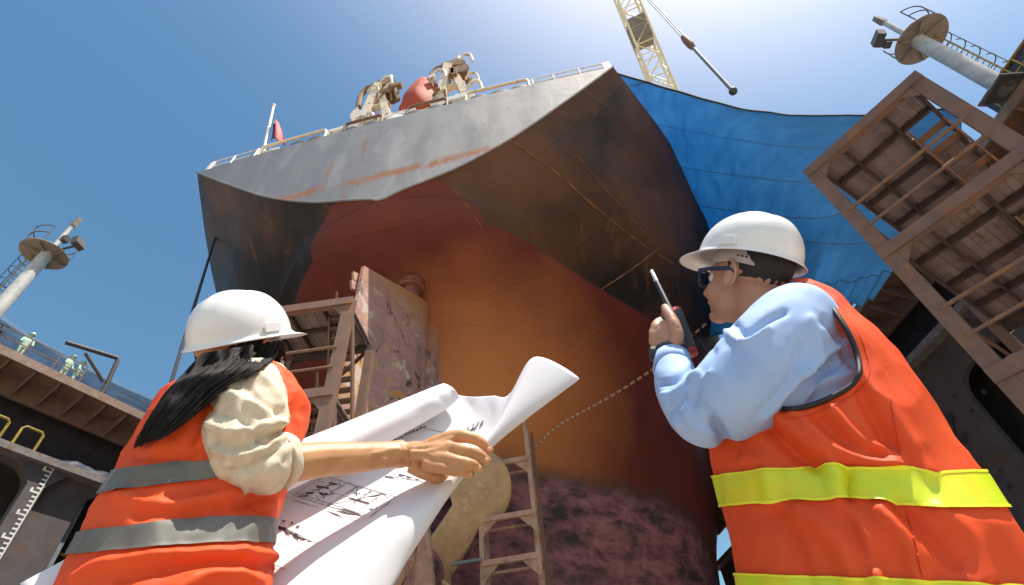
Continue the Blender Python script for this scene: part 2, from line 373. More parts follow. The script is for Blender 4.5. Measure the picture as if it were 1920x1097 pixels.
g = t.mix(ln, g, (.36, .13, .035))
g = t.mix(t.ramp(t.noise(1.1, 6, .7, stretch=(1.5, 1, .12)), [(.63, 0.), (.70, .8)]), g, (.33, .15, .06))
g = t.mix(t.ramp(t.noise(3.2, 5, .7, stretch=(1.5, 1, .25)), [(.62, 0.), (.66, .7)]), g, (.16, .15, .15))
t.base(g); t.b.inputs['Roughness'].default_value = .5; t.bump(t.noise(1.2, 5, .6), .3, .06); m_transom = t.m

t = NT('rudder_paint'); X, Y, Z = t.xyz()
a = t.ramp(t.noise(.9, 7, .65, dist=.8), [(.36, (.36, .19, .155)), (.52, (.45, .26, .215)), (.64, (.52, .35, .30))])
a = t.mix(t.ramp(t.noise(.9, 7, .7, dist=1.0), [(.55, 0.), (.60, 1.)]), a, (.55, .27, .06))
a = t.mix(t.ramp(t.noise(1.3, 8, .75, dist=1.2, stretch=(1, 1, .7)), [(.575, 0.), (.60, 1.)]), a, (.07, .045, .04))
a = t.mix(t.ramp(t.noise(1.2, 7, .7, dist=.6), [(.58, 0.), (.63, .85)]), a, (.62, .50, .42))
a = t.mix(t.step(Z, 12.6, 14.2), a, (.50, .22, .09))
t.base(a); t.b.inputs['Roughness'].default_value = .65; t.bump(t.noise(5, 6, .7), .4, .04); m_rudder = t.m

# ================================================================== SETTING
g = MB(); n = 40; s = np.sign(np.linspace(-1, 1, n)) * np.abs(np.linspace(-1, 1, n))**3 * 2500
gx, gy = np.meshgrid(s, s, indexing='ij'); g.grid(np.stack([gx, gy, gx*0], -1))
tag(g.build('dock_floor', m_floor, smooth=False), None, None, kind='structure')

# ------------------------------------------------------------------ dock wing walls
class Wall:
    def __init__(s, p0, d, inward):
        s.p0 = np.array([p0[0], p0[1], 0.]); s.d = nrm([d[0], d[1], 0]); s.n = nrm([inward[0], inward[1], 0])
    def w(s, t, n, z): return s.p0 + s.d*t + s.n*n + np.array([0, 0, z])
    def at(s, px, py, n=0.):                                         # where a pixel's ray meets the plane at offset n
        q = ray(px, py); k = ((s.p0 + s.n*n - CAM) @ s.n) / (q @ s.n); return CAM + q*k
    def tz(s, px, py, n=0.): p = s.at(px, py, n); return (p - s.p0) @ s.d, p[2]
    def bx(s, mb, t0, t1, n0, n1, z0, z1):
        R = np.array([s.d, s.n, [0, 0, 1]]).T
        return mb.box(s.w((t0+t1)/2, (n0+n1)/2, (z0+z1)/2), (t1-t0, n1-n0, z1-z0), R)
WL = Wall((-26.4, 13.2), (.287, .958), (.958, -.287)); WR = Wall((15.4, 20.5), (-.27, .963), (-.963, -.27))
def round_poly(t0, t1, z0, z1, r, k=5):
    o = []
    for cx, cz, a in ((t1-r, z1-r, 0), (t0+r, z1-r, 90), (t0+r, z0+r, 180), (t1-r, z0+r, 270)):
        o += [(cx + r*math.cos(rad(a + 90*i/k)), cz + r*math.sin(rad(a + 90*i/k))) for i in range(k+1)]
    return o
def dock_wall(W, t0, t1, label, opens, cols, marks, zt=17.9, zl=14.2):
    root = thing('dock_wall', W.w((t0+t1)/2, -2, 0), label, 'dock wall')
    # lower face with rounded openings: one plate with holes (bridged by strips between openings)
    m = MB(); F0 = -.55; th = .25
    xs = [t0] + [v for o in opens for v in (o[0], o[1])] + [t1]
    for i in range(0, len(xs) - 1, 2): W.bx(m, xs[i], xs[i+1], F0-th, F0, 0, zl)
    for (a, b, z0, z1, r) in opens:
        W.bx(m, a, b, F0-th, F0, 0, z0); W.bx(m, a, b, F0-th, F0, z1, zl)
        pl = round_poly(a, b, z0, z1, r)
        for cx, cz in ((b, z1), (a, z1), (a, z0), (b, z0)):          # rounded corners
            arc = [p for p in pl if abs(p[0]-cx) <= r+1e-6 and abs(p[1]-cz) <= r+1e-6]
            poly = [W.w(cx, F0, cz)] + [W.w(p[0], F0, p[1]) for p in arc]
            m.prism(poly, -W.n*th)
    m.build('wall_plate', m_wall, root, smooth=False)
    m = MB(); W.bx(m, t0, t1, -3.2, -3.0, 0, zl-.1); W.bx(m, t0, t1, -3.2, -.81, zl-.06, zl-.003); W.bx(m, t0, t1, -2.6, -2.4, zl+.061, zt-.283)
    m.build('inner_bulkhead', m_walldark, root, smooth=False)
    for (a, b, z0, z1, r) in opens:                                  # pale jambs seen in the openings
        m = MB(); W.bx(m, a-.05, a+.3, -2.9, -.86, z0, z1+.25); m.build('opening_jamb', m_jamb, root, smooth=False)
    m = MB(); W.bx(m, t0, t1, -.9, .15, zl, zl+.32); W.bx(m, t0, t1, -2.4, -.903, zl, zl+.06)
    m.build('ledge', m_ledge, root, smooth=False)
    m = MB(); W.bx(m, t0, t1, -3.2, .0, zt-.28, zt); W.bx(m, t0, t1, -1.5, -1.35, zt-1.3, zt-.283)
    m.build('gallery_deck', m_beam, root, smooth=False)
    m = MB(); W.bx(m, t0, t1, .002, .09, zt-.36, zt+.06); m.build('gallery_edge', m_edge, root, smooth=False)
    t = t0 + .7; k = 0
    while t < t1 - .3:                                               # tapered brackets under the gallery and under the ledge
        if k < 46:
            m = MB(); m.prism([W.w(t, -.02, zt-.283), W.w(t, -1.348, zt-.283), W.w(t, -1.348, zt-1.25), W.w(t, -.02, zt-.55)], W.d*.06)
            m.build('gallery_bracket', m_beam, root, smooth=False)
        t += 1.15; k += 1
    for c in cols:
        m = MB(); W.bx(m, c-.35, c+.35, F0+.003, -.15, 0, zl-.9)
        m.prism([W.w(c-.35, F0+.003, zl-.9), W.w(c+.35, F0+.003, zl-.9), W.w(c+1.1, F0+.003, zl-.003), W.w(c-1.1, F0+.003, zl-.003)], W.n*.38)
        m.build('column', m_wall, root, smooth=False)
    for c, z0, z1 in marks:                                          # white draught scale: bar with long and short ticks
        m = MB(); W.bx(m, c-.05, c+.0, -.148, -.142, z0, z1); z = z0; k = 0
        while z < z1:
            L = .36 if k % 5 == 0 else .17
            W.bx(m, c-.05-L, c-.052, -.148, -.142, z, z+.075)
            if k % 5 == 0: W.bx(m, c-.05-L, c-.05-L+.09, -.148, -.1425, z+.076, z+.20)
            z += .2; k += 1
        m.build('draught_scale', m_mark, root, smooth=False)
    return root
def gal(W, px, py, n=0.): return W.tz(px, py, n)
zl_l = np.mean([WL.tz(0, 832, .15)[1], WL.tz(215, 905, .15)[1]]); zl_r = np.mean([WR.tz(1692, 685, .15)[1], WR.tz(1761, 617, .15)[1]])
tc, zc = WL.tz(92, 870, -.15); o0 = WL.tz(85, 1060, -.55); o1 = WL.tz(200, 935, -.55)
opL = [(o0[0]+.1, o0[0]+5.2, 5.5, WL.tz(150, 915, -.55)[1], 1.0), (o0[0]-7.6, o0[0]-2.4, 5.5, WL.tz(150, 915, -.55)[1], 1.0)]
opL.sort()
dwL = dock_wall(WL, -22, 13, 'dark purple grey dock wing wall behind the woman, with white draught marks', opL, [tc], [(tc+.3, 6.5, zc+.1)], zl=float(zl_l)-.16)
tr_, zr_ = WR.tz(1850, 575, -.15); p_ = WR.tz(1800, 700, -.55)
opR = [(p_[0]-4.6, p_[0]+.4, 3.5, p_[1], 1.0), (p_[0]+4.5, p_[0]+9.5, 3.5, p_[1], 1.0)]
opR.sort()
dwR = dock_wall(WR, -24, 30, 'dark dock wing wall in shade behind the man and the brown steel tower', opR, [tr_, p_[0]+2.4], [(tr_+.3, 5., zr_+.6)], zl=float(zl_r)-.16)

for px, py in ((1877, 882), (1893, 913), (1903, 962), (1822, 770), (1845, 735), (1700, 760), (1790, 742), (1360, 1070), (1720, 800), (1755, 850)):
    q = WR.at(px, py, -.54); m = MB(); m.lathe([(.02, -.02), (.10, -.02), (.10, .012), (.02, .014)], q, np.array([WR.d, [0, 0, 1], WR.n]).T, 10); m.build('scupper', m_walldark, dwR)
q = WR.tz(1800, 640, -.55); m = MB(); WR.bx(m, -24, 30, -.545, -.40, q[1]+.4, q[1]+.5); m.build('stiffener', m_wall, dwR, smooth=False)
m = MB(); a_ = WR.at(1795, 800, -.4); m.tube(crom([a_+np.array([0, 0, .5]), a_+WR.d*.3, a_+WR.d*.5+np.array([0, 0, -.3]), a_+WR.d*.2+np.array([0, 0, -.6]), a_-WR.d*.1+np.array([0, 0, -.35])], 20), .07, 8); m.bar(a_+np.array([0, 0, .5]), a_-WR.n*.2+np.array([0, 0, .5]), .2); m.build('hose_coil', m_walldark, dwR)
# small equipment on the left gallery
def rail_run(W, t0, t1, n, z, h=1.1, step=1.4, r=.03):
    m = MB(); k = max(1, int(round((t1-t0)/step)))
    for i in range(k+1):
        t = t0 + (t1-t0)*i/k; m.tube([W.w(t, n, z), W.w(t, n, z+h)], r, 6)
    for f in (.55, 1.): m.tube([W.w(t0, n, z+h*f), W.w(t1, n, z+h*f)], r, 6)
    return m
def gallery_rail(W, t0, t1, z, label, mt, n=-.12, h=1.1):
    o = rail_run(W, t0, t1, n, z, h=h).build('guard_rail', mt, None, org=W.w((t0+t1)/2, n, z)); tag(o, label, 'railing'); return o
ta = WL.tz(20, 640)[0]; tb = WL.tz(150, 700)[0]
gallery_rail(WL, ta-6, tb+.2, 17.905, 'rusty brown guard rail along the edge of the left wall gallery', m_rail)
gallery_rail(WL, tb+2.2, 12.5, 17.905, 'thin grey guard rail on the left gallery past the bent pipe frame', m_dgrey, h=.7)
pa = WL.at(124, 642, -.6); pb = WL.at(222, 672, -.6); pc = WL.at(200, 722, -.6); pd_ = WL.at(160, 662, -.6)
m = MB(); m.tube([pa, pa*.2+pb*.8, pb*.98+pa*.02, pb*.9+pc*.1, pc], .12, 10); m.tube([pd_, pc + (pa-pc)*.08], .09, 8)
foot = pc.copy(); foot[2] = 17.906; m.tube([pc, foot], .12, 8)
tag(m.build('pipe_frame', m_dgrey, None, org=foot), 'bent dark steel pipe frame standing on the left gallery', 'pipe frame')
# yellow rails on the left wall: on the ledge and in the opening
zL = float(zl_l)+.17
for (a, b), n_, z_, lab in (((WL.tz(0, 800, -.3)[0]-3, WL.tz(12, 800, -.3)[0]), -.3, zL, 'yellow tube hand rail on the wall ledge at the left picture edge'),
                            ((WL.tz(30, 820, -.3)[0], WL.tz(30, 820, -.3)[0]+.9), -.3, zL, 'yellow tube hand rail on the wall ledge beside the dark tarpaulin heap')):
    a_ = [WL.w(a, n_, z_), WL.w(a, n_, z_+.95), WL.w(a+.12, n_, z_+1.08), WL.w(b-.12, n_, z_+1.08), WL.w(b, n_, z_+.95), WL.w(b, n_, z_)]
    mm = MB(); mm.tube(a_, .06, 8); tag(mm.build('hand_rail', m_yellow, None, org=a_[0]), lab, 'hand rail')
y0, y1 = WL.tz(38, 1045, -1.2), WL.tz(140, 1040, -1.2)
zr = WL.tz(90, 1033, -1.2)[1]
m = MB(); 
for i in range(4): tt = y0[0] + (y1[0]+1.5-y0[0])*i/3; m.tube([WL.w(tt, -1.2, 5.5), WL.w(tt, -1.2, zr)], .06, 6)
for zz_ in (zr, zr-.55): m.tube([WL.w(y0[0], -1.2, zz_), WL.w(y1[0]+1.5, -1.2, zz_)], .06, 6)
tag(m.build('hand_rail', m_yellow, None, org=WL.w(y0[0], -1.2, 5.5)), 'yellow guard rail inside the dark rounded opening of the left wall', 'hand rail')
# floor slab in the openings for these rails to stand on
for W_, rt in ((WL, dwL), (WR, dwR)):
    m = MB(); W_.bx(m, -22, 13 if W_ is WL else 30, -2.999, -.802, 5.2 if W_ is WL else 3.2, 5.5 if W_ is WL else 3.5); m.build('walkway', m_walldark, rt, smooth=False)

# crumpled tarpaulin lying on the left ledge
def heap(W, t0, t1, n0, z0, h, label, mt, seed):
    T = np.linspace(t0, t1, 40); S = np.linspace(0, 1, 16); G = np.zeros((40, 16, 3))
    for i, t in enumerate(T):
        e = math.sin(math.pi*i/39)**.5
        for j, s_ in enumerate(S):
            a = math.pi*s_; rr = 1 + .5*noise.noise(Vector((t*1.3, s_*3, seed)))
            G[i, j] = W.w(t, n0 + math.cos(a)*.55*e*rr, z0 + math.sin(a)*h*e*rr)
    mm = MB(); mm.grid(G, cv=True, caps=True); return tag(mm.build('tarpaulin_heap', mt, None, smooth=True, org=W.w((t0+t1)/2, n0, z0)), label, 'tarpaulin')
m_dtarp = mat('dark_tarpaulin', (.022, .028, .05), .6, c2=(.03, .05, .10), sc=1.5, bump=.5, bsc=4, bd=.05)
heap(WL, WL.tz(60, 850, -.4)[0], 9.5, -1.1, zL-.1, .9, 'dark navy tarpaulin heaped on the left wall ledge', m_dtarp, 3.1)

# workers on the left gallery
def worker_mesh():
    b = MB()
    b.tube([(0, .1, .03), (0, .1, .45), (0, .09, .85)], [.06, .065, .09], 10); b.tube([(0, -.1, .03), (0, -.1, .45), (0, -.09, .85)], [.06, .065, .09], 10)
    b.tube([(0, 0, .8), (0, 0, 1.0), (0, 0, 1.25), (0, 0, 1.42), (0, 0, 1.5)], [(.11, .17), (.12, .17), (.13, .2), (.1, .19), (.05, .06)], 14, flat=(1, 0, 0))
    b.tube([(0, .2, 1.38), (.06, .27, 1.12), (.25, .2, 1.0)], [.06, .05, .035], 8); b.tube([(0, -.2, 1.38), (.06, -.27, 1.12), (.28, -.14, 1.02)], [.06, .05, .035], 8)
    b.tube([(0, 0, 1.45), (.01, 0, 1.58)], [.055, .055], 8); b.ell((.02, 0, 1.63), (.095, .078, .115)); b.ell((.06, .1, .04), (.13, .05, .045)); b.ell((.06, -.1, .04), (.13, .05, .045))
    return remesh(b, .022, 2)
wV, wF = worker_mesh()
def worker(label):
    r = thing('person', (0, 0, 0), label, 'person', 'workers on the left gallery')
    put('body', wV, wF, m_green, r, True)
    h = MB(); h.lathe([(.001, .14), (.06, .125), (.1, .08), (.125, .02), (.13, 0), (.16, -.01), (.155, -.02)], (.02, 0, 1.68), n=18); h.build('hard_hat', m_green, r, True)
    return r
wk = worker('lone worker in pale green at the far left of the gallery rail')
for i, (px, py, lab) in enumerate(((60, 640, None), (136, 688, 'left pale green worker of the two beside the bent pipe frame'), (160, 694, 'right pale green worker of the two beside the bent pipe frame'))):
    o = wk if i == 0 else copy_tree(wk)
    if lab: o['label'] = lab
    t_ = WL.tz(px, py)[0]; o.location = Vector(WL.w(t_, -.7 - .1*i, 17.906)); o.rotation_euler = (0, 0, -.3 + i*.5)

# ------------------------------------------------------------------ ship
SX = -5.9; TY = 9.7
TAB = {  # waterlines: height -> stations (distance forward) and half-breadths
 23.2: ([9.7, 11, 14, 16.4, 19, 22, 27, 44, 70, 110], [10, 10.75, 12.4, 13.5, 14.5, 14.9, 15.1, 15.6, 16, 16]),
 22.2: ([9.7, 11, 14, 16.4, 19, 22, 27, 44, 70, 110], [8.87, 9.95, 11.9, 13.1, 14.2, 14.7, 15.0, 15.5, 15.9, 16]),
 20.65: ([9.7, 11, 14, 17, 20, 23, 27, 44, 70, 110], [7.05, 8.4, 10.65, 12.3, 13.5, 14.1, 14.6, 15.3, 15.8, 16]),
 19.1: ([9.7, 11, 14, 17, 20, 23, 27, 44, 70, 110], [5.1, 6.9, 9.55, 11.5, 12.9, 13.7, 14.3, 15.1, 15.7, 16]),
 17.9: ([9.7, 11, 14, 17, 20, 23, 27, 44, 70, 110], [2.95, 5.2, 8.2, 10.4, 12.2, 13.3, 14.0, 14.8, 15.5, 16]),
 16.95: ([9.7, 10.3, 11, 12, 14, 17, 20, 23, 27, 44, 70, 110], [.2, 2.4, 3.7, 4.95, 6.8, 8.9, 11.0, 12.5, 13.4, 14.4, 15.3, 16]),
 16.4: ([10.1, 10.5, 11, 12, 14, 16.2, 18.8, 22, 27, 44, 70, 110], [0, 2.0, 2.9, 4.2, 5.8, 7.45, 9.5, 11.6, 12.9, 14.1, 15.1, 16]),
 15: ([13.4, 14, 15, 17, 19, 22, 27, 44, 70, 110], [0, 1.9, 3.7, 6.2, 8.0, 10.0, 11.6, 13.5, 14.8, 16]),
 13: ([15., 15.5, 17, 18.5, 20.5, 23, 27, 44, 70, 110], [0, 1.4, 3.9, 5.7, 7.7, 9.4, 10.9, 12.8, 14.4, 16]),
 10: ([15.9, 16.5, 18, 19.3, 20.8, 22.5, 25, 30, 44, 70, 110], [0, .8, 2.6, 4.1, 6, 7.6, 9.2, 10.4, 12.2, 14., 15.8]),
 7.5: ([16, 17, 20, 22, 25, 30, 44, 70, 110], [.15, .6, 2.6, 4.6, 7.0, 9.2, 11.6, 13.5, 15.6]),
 5: ([16, 17, 20, 23, 27, 33, 44, 70, 110], [.15, .45, 1.2, 2.8, 5.5, 8.2, 11, 13, 15.4]),
 3: ([16, 17, 20, 25, 30, 36, 48, 70, 110], [.15, .4, .7, 2.6, 5.5, 8.5, 11, 12.5, 15.]),
 1.4: ([16, 17, 25, 32, 40, 50, 70, 110], [.1, .3, 1.2, 4, 7.5, 9.5, 11.5, 14]),
}
NT_ = 150; tt_ = np.linspace(0, 1, NT_)**2.2
zk = np.array(sorted(TAB)); A_ = []
for z in zk:
    ys, bs = TAB[z]; y = ys[0] + (110-ys[0])*tt_; A_.append(np.stack([y, pchip(ys, bs, y)], -1))
A_ = np.array(A_)
zs = np.unique(np.concatenate([np.linspace(1.4, 15, 44), np.linspace(15, 17, 18), np.linspace(17, 23.2, 46), [16.95]]))
HS = pchip(zk, A_, zs)                                                # [z, t, (y, b)]
ship = thing('cargo_ship', (SX, TY, 0), 'huge grounded cargo ship with rusty grey transom and red hull towering in the dry dock', 'ship')
hull = MB(); 
for sg in (-1, 1):
    G = np.stack([SX + sg*HS[..., 1], HS[..., 0], np.broadcast_to(zs[:, None], HS.shape[:2])], -1)
    hull.grid(G if sg > 0 else G[:, ::-1])
kb = HS[0]; hull.grid(np.stack([np.stack([SX + s_*kb[:, 1], kb[:, 0], np.full(NT_, 1.4)], -1) for s_ in (1, -1)]))
it = np.where(zs < 16.96)[0]                                          # stern post and the strip under the counter
hull.grid(np.stack([np.stack([SX + s_*HS[it, 0, 1], HS[it, 0, 0], zs[it]], -1) for s_ in (-1, 1)], 1))
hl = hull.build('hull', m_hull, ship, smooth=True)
zi = np.where(zs >= 16.949)[0]; tb_ = HS[zi, 0, 1]
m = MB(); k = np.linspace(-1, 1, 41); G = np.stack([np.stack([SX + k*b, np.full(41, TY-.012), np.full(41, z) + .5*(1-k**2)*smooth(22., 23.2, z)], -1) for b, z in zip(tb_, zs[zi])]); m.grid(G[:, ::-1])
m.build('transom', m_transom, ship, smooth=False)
m = MB(); k = np.linspace(-1, 1, 21); D = HS[-1]; G = np.stack([np.stack([SX + k*(b-.01), np.full(21, y), 23.19 + .5*(1-k**2)], -1) for y, b in D]); m.grid(G); m.build('deck', m_beam, ship, smooth=True)
m = MB(); e = np.stack([SX + tb_, np.full(len(tb_), TY-.02), zs[zi]], -1); e2 = e.copy(); e2[:, 0] = 2*SX - e2[:, 0]
m.tube(np.vstack([e2[::-1], e]), .045, 8); m.build('transom_seam', m_transom, ship)
def hullpt(z, y, sg=1):                                                # a point on the hull skin
    a = pchip(zk, A_, np.array([z]))[0]; return np.array([SX + sg*np.interp(y, a[:, 0], a[:, 1]), y, z])
# row of anodes along a frame line on the starboard quarter
hbv = BVHTree.FromPolygons([tuple(p) for p in hull.data()[0]], hull.data()[1])
def onhull(px, py):
    h = hbv.ray_cast(Vector(CAM), Vector(nrm(ray(px, py)))); return (np.array(h[0]), np.array(h[1])) if h[0] is not None else (None, None)
line = crom([(1003, 838), (1035, 806), (1075, 780), (1120, 757), (1170, 727), (1225, 690), (1275, 648), (1328, 602)], 31)
for i, (px, py) in enumerate(line[:-1]):
    q, nn = onhull(px, py); q2, _ = onhull(px*.45 + line[i+1][0]*.55, py*.45 + line[i+1][1]*.55)
    if q is None or q2 is None: continue
    if nn @ (CAM - q) < 0: nn = -nn
    if np.linalg.norm(q2-q) > 2: continue
    m = MB(); m.bar(q + nn*.03, q2 + nn*.03, .10, .07, up=nn); m.build('anode', m_scaf, ship, smooth=False)
for path, r_ in (([(955, 262), (1040, 322), (1120, 392), (1200, 455), (1262, 494)], .05), ([(1082, 292), (1150, 372), (1232, 462)], .03), ([(1128, 542), (1180, 508), (1236, 466)], .045), ([(850, 356), (880, 392), (905, 430)], .03)):
    pts = []
    for px, py in crom(path, 40):
        q, nn = onhull(px, py)
        if q is not None: pts.append(q)
    if len(pts) > 8: m = MB(); m.tube(np.array(pts), [r_*(.6+.8*random.random()) for _ in pts], 6); m.build('weld_seam', m_rustline, ship)
# stern tube boss, propeller
m = MB(); Ry = np.array([[1, 0, 0], [0, 0, 1], [0, -1, 0]], float)     # local z -> world -y... axis along y
PH = np.array([SX, 15.9, 5.7])
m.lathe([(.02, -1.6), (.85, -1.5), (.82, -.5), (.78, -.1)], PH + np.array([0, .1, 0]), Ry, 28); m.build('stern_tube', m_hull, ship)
prop = MB(); prop.lathe([(.78, -.75), (.85, -.3), (.8, .25), (.66, .6), (.5, 1.1), (.22, 1.5), (.02, 1.55)], PH, Ry, 30)
prop_o = prop.build('propeller', m_bronze, ship)
for a0 in (51, 141, 231, 321):
    m = MB(); G = []; rs = np.linspace(.6, 4.35, 22)
    for r in rs:
        f = (r-.6)/3.75; ch = max(.72*(1-.5*f), 1.12*max(0., 1-((f-.70)/.315)**2)**.5) + .02; pit = rad(62 - 38*f); row = []
        th = .13*(1-f) + .025
        for q in np.linspace(0, 2*math.pi, 20, endpoint=False):
            u = math.cos(q)*ch; w_ = math.sin(q)*th
            tg = u*math.cos(pit) - w_*math.sin(pit); ax = u*math.sin(pit) + w_*math.cos(pit) + .25*f*f
            ang = rad(a0) + .12*f*f; er = np.array([math.cos(ang), 0, math.sin(ang)]); et = np.array([-math.sin(ang), 0, math.cos(ang)])
            row.append(PH + er*r + et*tg - np.array([0, ax, 0]))
        G.append(row)
    m.grid(G, cv=True, caps=True); m.build('blade', m_bronze, prop_o, True)
# rudder
m_redlead = mat('red_lead', (.20, .05, .03), .6, c2=(.28, .11, .06), sc=4)
te = np.array([-6.3, 10.0]); le = np.array([-5.5, 13.9]); ax_ = nrm(le-te); ch = np.linalg.norm(le-te); pn = np.array([-ax_[1], ax_[0]])
prof = [(0, .06), (.3, .16), (.55, .27), (.75, .34), (.9, .3), (.97, .18), (1., .02)]
ring = [te + ax_*ch*a + pn*b for a, b in prof] + [te + ax_*ch*a - pn*b for a, b in prof[::-1]]
def rud_z(p): return 13.65 + (15.0-13.65)*((p-te) @ ax_)/ch
m = MB(); rows = []
for f in np.linspace(0, 1, 14): rows.append([[p[0], p[1], 2.3 + (rud_z(p)-2.3)*f] for p in ring])
m.grid(rows, cv=True, caps=True); rud = m.build('rudder', m_rudder, ship)
st = te + ax_*ch*.70
m = MB(); m.tube([(st[0], st[1], 14.5), (st[0], st[1], 15.0), (st[0], st[1], 16.1)], .32, 20); m.build('rudder_stock', m_redlead, rud)
m = MB(); m.lathe([(.02, 0), (.48, 0), (.52, .05), (.52, .34), (.42, .44), (.32, .46)], (st[0], st[1], 15.05), None, 26); m.build('stock_flange', m_redlead, rud)
m = MB(); h0 = te + ax_*ch*1.06
hp = [(0, 15.6), (.35, 15.4), (.42, 13.4), (.72, 12.2), (.75, 10.2), (.5, 9.0), (.1, 8.6), (0, 9.)]
m.prism([np.array([h0[0] + ax_[0]*a - pn[0]*.17, h0[1] + ax_[1]*a - pn[1]*.17, z]) for a, z in hp], np.array([pn[0], pn[1], 0])*.34); m.build('rudder_horn', m_rudder, ship, smooth=False)
m = MB()
for f, zz_ in ((.03, 13.3), (.05, 12.9)): m.bar(np.array([te[0]-.25, te[1]-.05, zz_-.1]), np.array([te[0]-.1, te[1]+.3, zz_]), .1, .34)
m.build('lifting_lug', m_rudder, rud, smooth=False)
# deck edge: rails, rounded fairlead bars, fairleads
def dk(px, py=None, lift=0.):                                          # on the transom's top edge, at a picture column
    lo, hi = -10., 10.
    for _ in range(40):
        c = (lo+hi)/2; q = proj(np.array([SX+c, TY-.01, 23.2+.5*(1-(c/10)**2)]))
        if q[0] < px: lo = c
        else: hi = c
    return np.array([SX+c, TY+.12, 23.2+.5*(1-(c/10)**2)+lift])
def bar_rail(p0, p1, h, mt, r=.075):
    a, b = dk(p0), dk(p1); u = np.array([0, 0, h]); d = nrm(b-a)*.22
    m = MB(); m.tube([a, a+u*.72, a+u*.93+d*.35, a+u+d, b+u-d, b+u*.93-d*.35, b+u*.72, b], r, 10); m.build('roller_guard', mt, ship)
bar_rail(478, 604, 1.0, m_cream); bar_rail(640, 712, 1.0, m_rail); bar_rail(760, 836, 1.05, m_rail); bar_rail(872, 992, 1.0, m_cream)
for px in (556, 588, 655, 693, 738, 775, 815, 895, 935, 972):         # rollers and chocks
    a = dk(px); m = MB(); m.lathe([(.02, -.1), (.40, -.1), (.46, -.06), (.46, .06), (.40, .1), (.02, .1)], a + np.array([0, -.0, -.04]), np.array([[1, 0, 0], [0, 0, 1], [0, -1, 0]], float), 20); m.build('roller_fairlead', m_dgrey if px not in (738,) else m_white, ship)
def open_rail(pxs, mt, h=1.05, lean=0.):
    m = MB(); pts = [dk(p) for p in pxs]; u = np.array([0, .05, h])
    for p in pts: m.tube([p, p+u], .05, 6)
    for f in (.5, 1.): m.tube([p+u*f for p in pts], .03, 6)
    m.build('guard_rail', mt, ship)
open_rail([384, 425, 470], m_white); open_rail([1000, 1040, 1090, 1143], m_white, 1.0)
for p_x in (383, 1143): m = MB(); e_ = dk(p_x); m.bar(e_, e_+np.array([0, .05, 1.05]), .32, .05, up=(0, 1, 0)); m.build('rail_end_post', m_white, ship, smooth=False)
for px, w_, h_ in ((490, 1.0, .9), (626, 1.5, 1.25), (655, 1.3, .8), (690, 2.0, .85), (735, 1.9, 1.2), (800, 2.3, .8), (852, 1.7, 1.5)):  # white bollard seats and foundations at the edge
    a = dk(px); m = MB(); m.box(a + np.array([0, .30, h_/2]), (w_, .3, h_)); m.box(a + np.array([w_*.2, .302, h_+.07]), (w_*.5, .25, .135)); m.tube([a+np.array([-w_*.3, .16, h_*.6]), a+np.array([w_*.3, .16, h_*.6])], .14, 10); m.build('bollard_seat', m_white if px != 800 else m_cream, ship, smooth=False)
# two davit machines and the flagstaff
rr = random.Random(5)
def davit(cx, sc, mt):
    base = np.array([cx, 11.0, 24.0]); S = np.array((.78, 1., 1.85))*sc; Q = lambda v: base + np.array(v)*S; m = MB()
    m.prism([Q(v) for v in ((-1.3, -.25, 0), (-.75, -.25, 0), (.05, -.25, 4.1), (-.55, -.25, 4.3))], (0, .5, 0))
    m.prism([Q(v) for v in ((1.5, -.25, 0), (2.1, -.25, 0), (.35, -.25, 3.7), (.0, -.25, 3.4))], (0, .5, 0))
    m.box(Q((.35, .03, 1.6)), (1.7, .4, .3)); m.box(Q((.35, .03, 2.6)), (1.0, .3, .25)); m.box(Q((.3, .6, .35)), (3.0, 1.6, 1.4)); fr = m.build('davit_frame', mt, ship, smooth=False)
    m = MB(); R_ = np.array([[1, 0, 0], [0, 0, 1], [0, -1, 0]], float)
    m.lathe([(.02, -.4), (.52, -.4), (.52, -.3), (.34, -.28), (.34, .25), (.52, .28), (.52, .38), (.02, .38)], Q((.75, .1, 3.4)), R_, 20); m.build('winch_drum', m_brownm, fr)
    m = MB(); m.prism([Q(v) for v in ((-.9, -.1, 4.25), (.9, -.1, 4.0), (1.05, -.1, 4.25), (.5, -.1, 4.6), (-.8, -.1, 4.5))], (0, .8, 0)); m.build('head_block', m_brownm, fr, smooth=False)
    m = MB(); m.prism([Q(v) for v in ((-1.9, -.1, 2.4), (-1.2, -.1, 1.3), (-.95, -.1, 2.1), (-1.5, -.1, 2.95))], (0, .6, 0)); m.build('cable_guide', mt, fr, smooth=False)
    m = MB(); m.tube(crom([Q((-.6, 0, 4.3)), Q((-1.3, 0, 4.2)), Q((-1.6, 0, 3.7)), Q((-1.5, 0, 2.9))], 14), .16, 8); m.build('hose', m_brownm, fr)
    m = MB(); m.tube([Q((.45, .1, 4.4)), Q((.5, .1, 4.95))], .12, 8); m.build('post', m_cream, fr)
    for k in range(9):                                                 # brackets, valves and pipes bolted to the frame
        q = Q((rr.uniform(-1.3, 1.7), -.3, rr.uniform(.9, 4.2))); mt2 = (mt, m_brownm, m_white)[k % 3]; m = MB()
        if k % 2: m.box(q, (rr.uniform(.25, .6), .3, rr.uniform(.3, .9)))
        else: m.tube(crom([q, q+np.array([.25, -.05, .5]), q+np.array([.6, 0, .3]), q+np.array([.7, .1, -.5])], 10), rr.uniform(.05, .10), 8)
        m.build('fitting', mt2, fr)
def dkx(px, y=11.0): q = PY(px, 0, y); return None
def colx(px, y, z):                                                    # x at which a point at (y, z) shows at a picture column
    lo, hi = -30., 20.
    for _ in range(50):
        c = (lo+hi)/2
        if proj(np.array([c, y, z]))[0] < px: lo = c
        else: hi = c
    return c
davit(colx(703, 11, 28), 1.0, m_cream); davit(colx(846, 11, 28), 1.02, m_cream)
